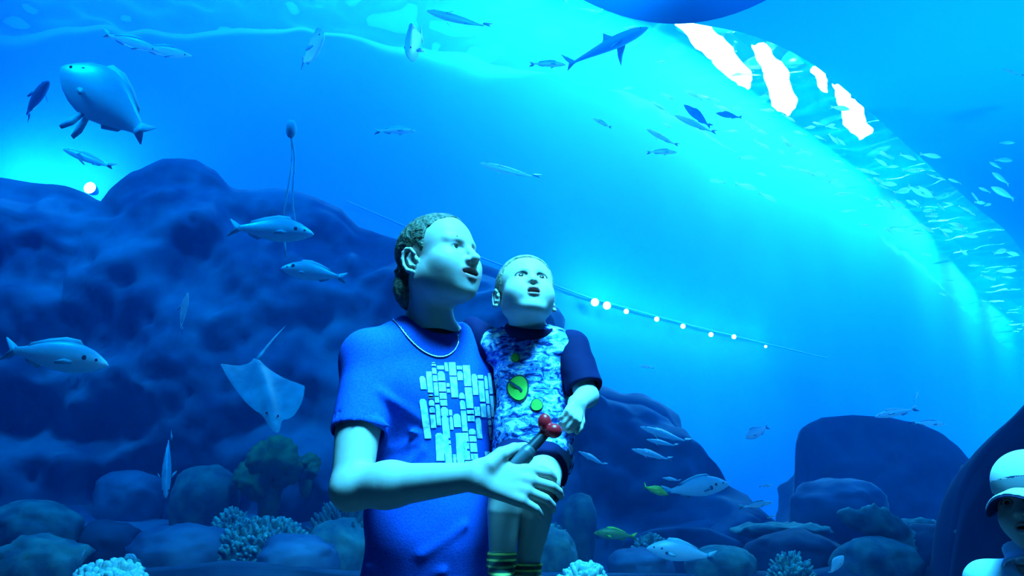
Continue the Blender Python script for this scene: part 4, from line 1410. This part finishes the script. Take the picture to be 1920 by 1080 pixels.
for i, (a, b) in enumerate([(1100, 571), (1122, 577), (1158, 588), (1214, 602), (1262, 615), (1313, 630), (1356, 634), (1416, 652)]):
    p, n_ = on_wall(a, b, .16)
    if proto is None:
        proto = empty('light_spot')
        v, f = tube_mesh([(0, 0, 0), (0, 0, .05), (0, 0, .09), (0, 0, .10)], [.04, .06, .075, .075], 16)
        mesh_obj('spot_holder', v, f, M_RAIL, proto)
        v, f = tube_mesh([(0, 0, .101), (0, 0, .112), (0, 0, .122)], [.068, .055, .02], 16)
        mesh_obj('lens', v, f, M_SPOTGLOW, proto)
        o = proto
    else:
        o = copy_tree(proto)
    o.location = p
    d = (CAM + Vector((1.5, 0, -.6)) - p).normalized()
    o.rotation_mode = 'QUATERNION'; o.rotation_quaternion = d.to_track_quat('Z', 'Y')
    s_ = .7 if i < 2 else (.45 if i < 7 else .3); o.scale = (s_, s_, s_)
    names = ['first', 'second', 'third', 'fourth', 'fifth', 'sixth', 'seventh', 'last, faintest']
    tag(o, 'small glowing disc in place of a reflected lamp, %s from the boy along the far rail' % names[i], 'light spot', 'row of light spots')
    point_light('spot_glow_light', p + n_ * .35 + Vector((0, 0, .05)), (0.05, .62, 1.0), 16 if i else 24, .06)
# glowing disc added for a white glint above the left end of the cliff
p, n_ = on_wall(180, 361)
p = p - ray(180, 361).normalized() * .5
fl = empty('light_spot', p)
tag(fl, 'glowing disc added for a bright glint over the top of the rock cliff at the left', 'light spot')
v, f = tube_mesh([(0, 0, 0), (0, -.05, 0), (0, -.14, 0)], [.03, .05, .065], 16); mesh_obj('spot_holder', v, f, M_RAIL, fl)
v, f = tube_mesh([(0, -.142, 0), (0, -.15, 0), (0, -.16, 0)], [.062, .05, .02], 16); mesh_obj('lens', v, f, M_SPOTGLOW, fl)
for a, b, pw in ((30, 330, 40), (110, 345, 40), (182, 348, 30)):
    p, n_ = on_wall(a, b, .45)
    point_light('wall_glow_fill', p, (0.06, .7, 1.0), pw, .12)  # hidden light added for the bright band above the cliff
# ------------------------------------------------------------------ fish
def fish_mat(name, back, side, belly, glow=.25):
    m = bpy.data.materials.new(name); m.use_nodes = True
    nt = m.node_tree; b = nt.nodes['Principled BSDF']; b.inputs['Roughness'].default_value = .38; b.inputs['Metallic'].default_value = .15
    co = nt.nodes.new('ShaderNodeTexCoord'); sx = nt.nodes.new('ShaderNodeSeparateXYZ'); rp = nt.nodes.new('ShaderNodeValToRGB')
    n = nt.nodes.new('ShaderNodeTexNoise'); n.inputs['Scale'].default_value = 9
    ad = nt.nodes.new('ShaderNodeMath'); ad.operation = 'MULTIPLY_ADD'; ad.inputs[1].default_value = .25
    el = rp.color_ramp.elements
    el[0].position = .28; el[0].color = (*belly, 1); el[1].position = .92; el[1].color = (*back, 1)
    e = el.new(.62); e.color = (*side, 1)
    nt.links.new(co.outputs['Generated'], sx.inputs[0]); nt.links.new(co.outputs['Generated'], n.inputs['Vector'])
    nt.links.new(n.outputs['Fac'], ad.inputs[0]); nt.links.new(sx.outputs['Z'], ad.inputs[2])
    nt.links.new(ad.outputs[0], rp.inputs['Fac']); nt.links.new(rp.outputs['Color'], b.inputs['Base Color'])
    tl = nt.nodes.new('ShaderNodeBsdfTranslucent'); mx = nt.nodes.new('ShaderNodeMixShader'); mx.inputs[0].default_value = glow
    nt.links.new(rp.outputs['Color'], tl.inputs['Color'])
    nt.links.new(b.outputs[0], mx.inputs[1]); nt.links.new(tl.outputs[0], mx.inputs[2])
    nt.links.new(mx.outputs[0], nt.nodes['Material Output'].inputs['Surface'])
    return m
M_SILVERFISH = fish_mat('silver_fish', (.50, .70, .76), (.86, .97, 1), (.97, 1, 1), .15)
M_DARKFISH = fish_mat('dusky_fish', (.02, .05, .10), (.05, .12, .2), (.12, .2, .28))
M_BLUEFISH = fish_mat('blue_grey_fish', (.04, .34, .48), (.06, .40, .55), (.1, .5, .6), .4)
M_YELLOWFISH = fish_mat('yellow_fish', (.35, .42, .02), (.50, .62, .04), (.55, .68, .15))
M_OLIVEFISH = fish_mat('olive_fish', (.16, .24, .04), (.25, .38, .08), (.35, .5, .25))
M_PALEFISH = fish_mat('pale_fish', (.6, .8, .88), (.85, .97, 1), (.97, 1, 1), .5)
M_FIN = material('fish_fin', (.40, .58, .64), .5)
M_FINDARK = material('dusky_fin', (.05, .10, .16), .5)
M_FINYELLOW = material('yellow_fin', (.55, .65, .03), .5)
M_FISHEYE = material('fish_eye', (.01, .015, .02), .15)
M_SPOT = material('dark_marking', (.03, .07, .12), .6)

ST = np.array([0, .03, .09, .17, .27, .38, .50, .62, .72, .80, .86, .90])
UP = np.array([0, .035, .075, .118, .148, .160, .150, .120, .086, .056, .038, .034])
DN = np.array([0, .028, .058, .090, .115, .128, .122, .100, .074, .050, .036, .034])
WD = np.array([0, .026, .048, .066, .076, .080, .074, .058, .040, .024, .014, .010])
def fish_body(hs, ws, bend):
    vs, fs = [], []
    m = 14
    for s, u, d, w in zip(ST, UP, DN, WD):
        x = .5 - s; yb = bend * (s ** 2)
        u, d, w = max(u * hs, .002), max(d * hs, .002), max(w * ws, .0015)
        for j in range(m):
            t = 2 * math.pi * j / m
            z = math.sin(t); c = math.cos(t)
            vs.append((x, yb + c * w * (1 - .25 * abs(z)), (u if z > 0 else d) * z))
    n = len(ST)
    for i in range(n - 1):
        for j in range(m):
            fs.append((i * m + j, i * m + (j + 1) % m, (i + 1) * m + (j + 1) % m, (i + 1) * m + j))
    fs.append(tuple(range(m))[::-1]); fs.append(tuple((n - 1) * m + j for j in range(m)))
    return vs, fs
def plate(outline, th, org=(0, 0, 0), R_=None):
    """a thin fin: outline in (x, z), tapering thickness"""
    n = len(outline); c = (sum(a for a, b in outline) / n, sum(b for a, b in outline) / n)
    vs = [(a, 0, b) for a, b in outline] + [(c[0], th, c[1]), (c[0], -th, c[1])]
    fs = [(i, (i + 1) % n, n) for i in range(n)] + [((i + 1) % n, i, n + 1) for i in range(n)]
    out = []
    for v in vs:
        q = Vector(v)
        if R_ is not None: q = R_ @ q
        out.append(q + Vector(org))
    return out, fs
def tail_outline(fork, span, x0=-.385, x1=-.50):
    return [(x0, .034), (x0 - .03, .055), (x1 - .02, span), (x1 - .03, span * .92), (x1 + fork, .03), (x1 + fork + .006, 0), (x1 + fork, -.03), (x1 - .03, -span * .92), (x1 - .02, -span), (x0 - .03, -.055), (x0, -.034)]
FISH = {}
def fish_proto(key, hs, ws, bend, body_mat, fin_mat, fork=.06, span=.12, spot=None, detail=True, pelvic=False):
    r = empty('fish')
    r.rotation_mode = 'QUATERNION'
    v, f = fish_body(hs, ws, bend); mesh_obj('body', v, f, body_mat, r)
    yb = bend
    v, f = plate(tail_outline(fork, span), .006, (0, bend * .92, 0), Matrix.Rotation(-bend * 2.0, 3, 'Z')); mesh_obj('tail_fin', v, f, fin_mat, r)
    if detail:
        h = lambda s: float(np.interp(s, ST, UP)) * hs
        g = lambda s: float(np.interp(s, ST, DN)) * hs
        o = [(.5 - .26, h(.26) * .9), (.5 - .32, h(.32) + .035), (.5 - .45, h(.45) + .04), (.5 - .60, h(.6) + .03), (.5 - .76, h(.76) + .022), (.5 - .78, h(.78) * .8), (.5 - .5, h(.5) * .88)]
        v, f = plate(o, .005, (0, bend * .2, 0)); mesh_obj('dorsal_fin', v, f, fin_mat, r)
        o = [(.5 - .60, -g(.6) * .9), (.5 - .64, -g(.64) - .032), (.5 - .76, -g(.76) - .022), (.5 - .78, -g(.78) * .8)]
        v, f = plate(o, .005, (0, bend * .4, 0)); mesh_obj('anal_fin', v, f, fin_mat, r)
        for s in (1, -1):
            o = [(0, .012), (-.07, .022), (-.15, -.02), (-.13, -.045), (-.05, -.028), (0, -.012)]
            v, f = plate(o, .004, (.5 - .30, s * float(np.interp(.3, ST, WD)) * ws * .95, -.03 * hs), Matrix.Rotation(-s * .5, 3, 'Z') @ Matrix.Rotation(.35, 3, 'X'))
            mesh_obj('pectoral_fin', v, f, fin_mat, r)
            if pelvic:
                o = [(0, .0), (-.05, -.12), (-.09, -.20), (-.13, -.19), (-.12, -.10), (-.06, .0)]
                v, f = plate(o, .005, (.5 - .42, s * .03, -g(.42) * .8), Matrix.Rotation(s * .3, 3, 'X') @ Matrix.Rotation(-.45, 3, 'Y')); mesh_obj('pelvic_fin', v, f, fin_mat, r)
            ev = ICO1[0] * .014 + np.array([.5 - .105, s * float(np.interp(.105, ST, WD)) * ws * .85, .030 * hs])
            mesh_obj('eye', ev, ICO1[1], M_FISHEYE, r)
        for (sx, sz, rr) in (spot or []):
            sp = ICO2[0] * [rr, .004, rr * 1.2] + np.array([.5 - sx, -float(np.interp(sx, ST, WD)) * ws * (1 - .3 * abs(sz / .1)) - 0.0, sz])
            mesh_obj('dark_marking', sp, ICO2[1], M_SPOT, r)
            mesh_obj('dark_marking', sp * [1, -1, 1], ICO2[1], M_SPOT, r)
    r.hide_render = False
    FISH[key] = [r, False]
def put_fish(key, hp, tp, y, label, group=None, dy=0.0, roll=0.0, flip=False):
    r, used = FISH[key]
    o = copy_tree(r) if used else r
    FISH[key][1] = True
    a, b = at(hp[0], hp[1], y), at(tp[0], tp[1], y + dy)
    x = (a - b).normalized()
    up = Vector((0, 0, 1)) if abs(x.z) < .9 else Vector((0, -.6, .8))
    yv = up.cross(x).normalized(); z = x.cross(yv)
    M = Matrix((x, yv, z)).transposed()
    q = M.to_quaternion() @ Matrix.Rotation(roll, 3, 'X').to_quaternion()
    o.location = (a + b) / 2; o.rotation_quaternion = q
    s = (a - b).length; o.scale = (s, s, s)
    return tag(o, label, 'fish', group)
fish_proto('bream', 1.0, 1.0, .03, M_SILVERFISH, M_FIN, .06, .11, [(.21, .03, .022)])
fish_proto('spotted', 1.0, 1.0, -.02, M_SILVERFISH, M_FIN, .06, .09, [(.20, .05, .030)])
fish_proto('grouper', 1.55, 1.3, .05, M_SILVERFISH, M_FIN, .03, .09, [(.20, .085, .022), (.33, .12, .026)], True, True)
fish_proto('slim', .62, .8, .04, M_PALEFISH, M_FIN, .05, .08)
fish_proto('dusky', .85, 1.0, .05, M_DARKFISH, M_FINDARK, .04, .08)
fish_proto('bluish', .85, 1.0, .05, M_BLUEFISH, M_BLUEFISH, .04, .08)
fish_proto('yellow', 1.15, .9, .0, M_YELLOWFISH, M_FINYELLOW, .09, .17)
fish_proto('olive', .95, .9, .04, M_OLIVEFISH, M_FINYELLOW, .05, .10)
fish_proto('pale', 1.05, 1.0, .05, M_PALEFISH, M_FIN, .05, .10, [(.30, -.02, .028), (.22, .02, .02)])
fish_proto('round', 1.5, .8, .0, M_PALEFISH, M_FIN, .04, .12)

put_fish('grouper', (114, 126), (284, 262), 4.6, 'largest pale fish, nose up at the upper left, fins hanging')
put_fish('dusky', (92, 152), (40, 218), 5.6, 'shadowy dark fish behind the largest pale fish', dy=.3)
put_fish('bream', (589, 440), (430, 424), 4.4, 'silver fish swimming right in front of the two pale streaks')
put_fish('spotted', (526, 503), (646, 520), 4.5, 'silver fish with a dark cheek spot swimming left beside the man\'s hair')
put_fish('bream', (204, 686), (4, 652), 4.0, 'large silver fish swimming right at the left edge, mid height')
put_fish('slim', (780, 246), (703, 244), 5.6, 'small silver fish alone in open water above the man\'s head')
put_fish('slim', (118, 280), (214, 318), 5.2, 'thin pale fish tilted downwards above the cliff at the left', roll=.5)
put_fish('slim', (300, 96), (190, 64), 6.0, 'thin pale streak of a fish above the largest fish', roll=.8)
put_fish('slim', (360, 105), (250, 88), 6.6, 'very faint thin fish over the top of the largest fish', roll=.8)
put_fish('round', (608, 66), (566, 118), 6.3, 'pale curled fish near the top edge, left of two', dy=.5)
put_fish('round', (762, 100), (792, 66), 6.6, 'pale curled fish near the top edge, right of two', dy=.5)
put_fish('slim', (352, 548), (334, 622), 4.9, 'pale fish standing on end in front of the dark cliff', dy=.2)
put_fish('slim', (311, 935), (312, 815), 5.0, 'pale fish hanging head down above the boulders', dy=.15)
put_fish('yellow', (1252, 928), (1207, 912), 4.3, 'small yellow-green fish with a forked tail right of the boy')
put_fish('olive', (1113, 1000), (1192, 1006), 4.6, 'olive fish swimming left near the reef right of the boy')
put_fish('pale', (1368, 908), (1246, 922), 4.9, 'broad pale fish with dark cheek marks above the yellow-green fish\'s tail level')
put_fish('pale', (1212, 1028), (1338, 1044), 4.4, 'broad bright pale fish low over the rock mound at the bottom')
put_fish('slim', (1184, 842), (1258, 864), 5.0, 'bright slim fish slanting below the boy\'s elbow level, brightest of its group', roll=.5)
put_fish('slim', (1200, 800), (1292, 832), 5.8, 'thin fish slanting above the brightest slim fish', roll=.7)
put_fish('slim', (1212, 824), (1270, 838), 5.6, 'thin short fish between two slanting slim fish', roll=.7)
put_fish('slim', (1084, 846), (1136, 874), 5.4, 'faint slim fish beside the boy\'s shirt hem', roll=.5)
put_fish('slim', (1242, 896), (1276, 902), 4.9, 'tiny bright fish above the yellow-green fish', roll=.4)
put_fish('slim', (1450, 942), (1388, 952), 5.2, 'pale fish in front of the blue column of water by the outcrop', roll=.3)
put_fish('slim', (1456, 966), (1438, 972), 5.1, 'tiny bright fish just over the table coral')
put_fish('slim', (1448, 910), (1424, 912), 5.6, 'small bright fish left of the dark outcrop')
put_fish('round', (1398, 822), (1440, 800), 6.2, 'faint round fish in the open water left of the dark outcrop')
put_fish('slim', (1640, 782), (1718, 768), 6.0, 'bright slim fish skimming the top of the dark outcrop', roll=.3)
put_fish('slim', (1774, 796), (1712, 792), 6.2, 'faint fish resting on the right top of the dark outcrop')
put_fish('slim', (1722, 734), (1714, 752), 6.6, 'tiny faint fish high above the dark outcrop')
put_fish('round', (1582, 1042), (1556, 1076), 4.2, 'small blue-white fish nose up near the bottom edge right of the table coral')
put_fish('round', (235, 1040), (262, 1058), 4.6, 'small pale fish over the coral at the bottom left')
put_fish('slim', (160, 1030), (150, 1052), 4.5, 'small pale-blue fish standing above the finger coral')
put_fish('slim', (1062, 122), (994, 118), 7.0, 'slim silver fish under the shark')
put_fish('slim', (1112, 222), (1146, 240), 7.5, 'small bright fish with a drooping tail below the shark')
put_fish('bluish', (1282, 196), (1332, 240), 8.2, 'dusky fish among the bright school')
put_fish('bluish', (1342, 212), (1390, 222), 8.6, 'small dusky fish right of the other dusky one')
put_fish('slim', (1264, 216), (1340, 252), 8.0, 'long silver fish just under the dusky fish', roll=.4)
put_fish('slim', (1270, 286), (1214, 284), 7.5, 'silver fish swimming right, lowest left of the bright school')
put_fish('slim', (1212, 242), (1270, 275), 7.8, 'thin silver fish slanting right below the small bright fish', roll=.4)
put_fish('slim', (900, 306), (1010, 338), 7.4, 'faint long fish in the blue water right of the man\'s head', roll=.8)
put_fish('slim', (1880, 128), (1918, 144), 6.4, 'faint fish alone under the deck near the right edge', roll=.5)
put_fish('slim', (1200, 686), (1226, 690), 7.5, 'tiny bright fish under the row of light spots')
put_fish('slim', (800, 20), (918, 56), 6.8, 'faint long fish close to the top edge left of the shark', roll=.7)

# the bright school under the water surface: small fish, each one mesh
M_SCHOOL = material('school_fish', (.86, .97, .97), .3, .1)
nt = M_SCHOOL.node_tree; b_ = nt.nodes['Principled BSDF']; tl = nt.nodes.new('ShaderNodeBsdfTranslucent'); tl.inputs['Color'].default_value = (.9, 1, 1, 1)
mx = nt.nodes.new('ShaderNodeMixShader'); mx.inputs[0].default_value = .55
nt.links.new(b_.outputs[0], mx.inputs[1]); nt.links.new(tl.outputs[0], mx.inputs[2])
nt.links.new(mx.outputs[0], nt.nodes['Material Output'].inputs['Surface'])
bv, bf = fish_body(.85, .9, .04)
tv, tf = plate(tail_outline(.05, .09), .01)
o0 = len(bv)
school_me = None
rg = random.Random(21)
centre = profile([(1080, 70), (1280, 130), (1500, 250), (1700, 350), (1800, 400), (1915, 480)])
N_S = 0
spots = [(1886, 268, 34), (1882, 300, 34), (1866, 310, 26), (1876, 335, 40), (1880, 362, 50), (1690, 360, 30), (1735, 358, 30), (1740, 368, 34), (1810, 392, 28), (1822, 400, 18), (1660, 352, 24),
         (1570, 346, 34), (1582, 364, 36), (1660, 382, 44), (1692, 390, 24), (1400, 350, 44), (1735, 428, 36), (1876, 472, 26), (1886, 508, 40), (1830, 498, 30), (1320, 182, 26), (1176, 166, 22),
         (1790, 340, 26), (1748, 330, 20), (1852, 384, 14), (1830, 372, 28), (1500, 250, 26), (1420, 180, 20), (1745, 292, 40), (1660, 290, 24), (1300, 178, 36), (1345, 340, 30), (1440, 370, 36), (1250, 235, 20)]
for i in range(96):
    x = rg.triangular(1120, 1915, 1760)
    spots.append((x, centre(x) + rg.gauss(15, 52), rg.uniform(14, 36)))
for (x, yv_, ln) in spots:
    d = ray(x, yv_)
    wp, wn = on_wall(x, yv_)
    y = wp.y - rg.uniform(.8, 2.6) - (1.2 if x > 1700 else 0)
    y = min(y, 11.0)
    a, sg = rg.gauss(.32, .28), rg.choice((1, 1, 1, -1))
    h_ = (x + ln / 2 * math.cos(a) * sg, yv_ + ln / 2 * math.sin(a) * sg); t_ = (x - ln / 2 * math.cos(a) * sg, yv_ - ln / 2 * math.sin(a) * sg)
    A, B = at(h_[0], h_[1], y), at(t_[0], t_[1], y + rg.uniform(-.1, .1))
    if max(A.z, B.z) > WATER_Z - .12: continue
    if school_me is None:
        so_ = mesh_obj('fish', list(bv) + list(tv), list(bf) + [tuple(k + o0 for k in f) for f in tf], M_SCHOOL)
        school_me = so_.data
    else:
        so_ = link(bpy.data.objects.new('fish', school_me))
    xx = (A - B).normalized(); yy = Vector((0, 0, 1)).cross(xx).normalized(); zz = xx.cross(yy)
    so_.rotation_mode = 'QUATERNION'
    so_.rotation_quaternion = Matrix((xx, yy, zz)).transposed().to_quaternion() @ Matrix.Rotation(rg.uniform(-.6, .9), 3, 'X').to_quaternion()
    so_.location = (A + B) / 2; s_ = (A - B).length; so_.scale = (s_, s_, s_)
    tag(so_, 'small glinting silver fish of the crowded school under the bright water surface', 'fish', 'school of small silver fish')

# ------------------------------------------------------------------ rays and shark
def make_ray(name, nose, tail, left, right, top_mat, belly_mat, label, thick=.09, tail_to=None, flex=.0, disc=False):
    r = empty(name)
    tag(r, label, 'ray')
    N, T, L, R_ = [Vector(p) for p in (nose, tail, left, right)]
    c = (L + R_) / 2 * .35 + (N + T) / 2 * .65
    ya = (N - T) / 2; xa = (R_ - L) / 2; za = xa.cross(ya).normalized()
    size = xa.length
    vs, fs = [], []
    nu, nv = 28, 20
    for side in (1, -1):
        for i in range(nu + 1):
            u = -1 + 2 * i / nu
            au = abs(u)
            f_ = float(np.interp(au, [0, .08, .16, .24, .36, .55, .75, .9, 1.0], [1.0, .97, .80, .62, .60, .48, .25, .02, -.22]))
            b_ = float(np.interp(au, [0, .08, .16, .30, .5, .7, .88, 1.0], [-.84, -.82, -.70, -.58, -.46, -.38, -.32, -.26]))
            if disc:
                f_ = .98 * math.cos(au * math.pi / 2) ** .85 + .02; b_ = -.85 * math.cos(au * math.pi / 2) ** .6 - .02
            for j in range(nv + 1):
                w = j / nv
                v = b_ + (f_ - b_) * w
                th = thick * size * ((math.sin(math.pi * w) ** .7 if 0 < w < 1 else 0)) * (1 - au ** 1.1) ** .9
                th *= 1 + 1.5 * math.exp(-(u / .20) ** 2)
                vs.append(xa * u + ya * v + za * (side * th + flex * size * (au * au - .12 * math.sin(3 * v))))
    m = (nu + 1) * (nv + 1)
    for s_, base in ((1, 0), (-1, m)):
        for i in range(nu):
            for j in range(nv):
                q = (base + i * (nv + 1) + j, base + (i + 1) * (nv + 1) + j, base + (i + 1) * (nv + 1) + j + 1, base + i * (nv + 1) + j + 1)
                fs.append(q if s_ == 1 else q[::-1])
    r.location = c
    o = mesh_obj('body', vs, fs, top_mat, r)
    o.data.materials.append(belly_mat)
    for k, p in enumerate(o.data.polygons):
        p.material_index = 0 if k < nu * nv else 1
    t0 = ya * -.80
    t1 = (Vector(tail_to) - c) if tail_to is not None else ya * -2.2
    pts = [t0 + (t1 - t0) * (k / 8) + za * .05 * size * math.sin(k / 8 * 3) for k in range(9)]
    v, f = tube_mesh(pts, [size * .05 * (1 - k / 9.5) for k in range(9)]); mesh_obj('tail', v, f, top_mat, r)
    for s_ in (1, -1):
        ev = ICO1[0] * size * .03 + np.array((ya * .66 + xa * .13 * s_ + za * thick * size * 1.3)[:])
        mesh_obj('eye', ev, ICO1[1], M_FISHEYE, r)
    return r
M_RAYTOP = material('ray_back', (.22, .34, .40), .5, tex=(7, 3, (.14, .25, .30), (.32, .46, .50), .35, .65))
M_RAYBELLY = material('ray_belly', (.6, .75, .8), .5)
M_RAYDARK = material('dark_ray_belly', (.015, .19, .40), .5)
make_ray('stingray', at(522, 818, 4.85), at(482, 668, 5.25), at(568, 742, 5.05), at(410, 700, 5.05), M_RAYTOP, M_RAYBELLY,
         'spotted grey ray gliding in front of the cliff, tail lifted', .08, at(535, 612, 5.6), .16)
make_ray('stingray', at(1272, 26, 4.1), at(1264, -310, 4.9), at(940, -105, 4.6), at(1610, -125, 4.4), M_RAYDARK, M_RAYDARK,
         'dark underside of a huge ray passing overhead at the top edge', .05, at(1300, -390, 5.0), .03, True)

sh = empty('shark')
tag(sh, 'blue-grey reef shark silhouetted high up beside the bright glints', 'shark')
fish_tmp_up, fish_tmp_dn, fish_tmp_w = UP.copy(), DN.copy(), WD.copy()
a, b = at(1216, 52, 7.0), at(1056, 122, 7.4)
M_SHARK = material('shark_skin', (.05, .52, .66), .5)
UP[:] = [0, .020, .040, .055, .064, .066, .058, .044, .032, .022, .016, .014]; DN[:] = [0, .014, .032, .046, .054, .056, .048, .036, .026, .018, .014, .012]; WD[:] = [0, .022, .040, .052, .060, .060, .052, .038, .026, .016, .010, .008]
v, f = fish_body(1.25, 1.25, .04); mesh_obj('body', v, f, M_SHARK, sh)
v, f = plate([(-.37, .015), (-.44, .09), (-.52, .17), (-.47, .06), (-.43, .0), (-.48, -.07), (-.42, -.04), (-.37, -.015)], .006, (0, .035, 0)); mesh_obj('tail_fin', v, f, M_SHARK, sh)
v, f = plate([(.12, .07), (.06, .12), (.01, .17), (.0, .10), (-.02, .065)], .006); mesh_obj('dorsal_fin', v, f, M_SHARK, sh)
for s_ in (1, -1):
    v, f = plate([(.22, 0), (.14, -.10), (.07, -.21), (.08, -.10), (.11, 0)], .006, (0, .05 * s_, -.03), Matrix.Rotation(.75 * s_, 3, 'X')); mesh_obj('pectoral_fin', v, f, M_SHARK, sh)
    mesh_obj('eye', ICO1[0] * .008 + np.array([.43, .045 * s_, .01]), ICO1[1], M_FISHEYE, sh)
UP[:], DN[:], WD[:] = fish_tmp_up, fish_tmp_dn, fish_tmp_w
x = (a - b).normalized(); yy = Vector((0, 0, 1)).cross(x).normalized(); zz = x.cross(yy)
sh.rotation_mode = 'QUATERNION'; sh.rotation_quaternion = Matrix((x, yy, zz)).transposed().to_quaternion()
sh.location = (a + b) / 2; s_ = (a - b).length; sh.scale = (s_, s_, s_)

# pale blob and two thin tubes modelled in place of reflection streaks
M_STREAK = material('pale_streak', (.35, .55, .62), .8)
refl = empty('reflection_streaks', at(546, 242, 4.5))
tag(refl, 'pale blob and two thin streaks standing in for a reflection behind a silver fish', 'reflection streak')
mesh_obj('streak_top', ICO2[0] * [.030, .030, .055], ICO2[1], M_STREAK, refl)
for x1, y1 in ((533, 482), (556, 440)):
    p1 = at(x1, y1, 4.5) - refl.location
    pts = [p1 * t + Vector((.012 * math.sin(7 * t), 0, -.03 * (1 - t))) for t in np.linspace(0, 1, 12)]
    v, f = tube_mesh(pts, .005, 6)
    mesh_obj('line', v, f, M_STREAK, refl)
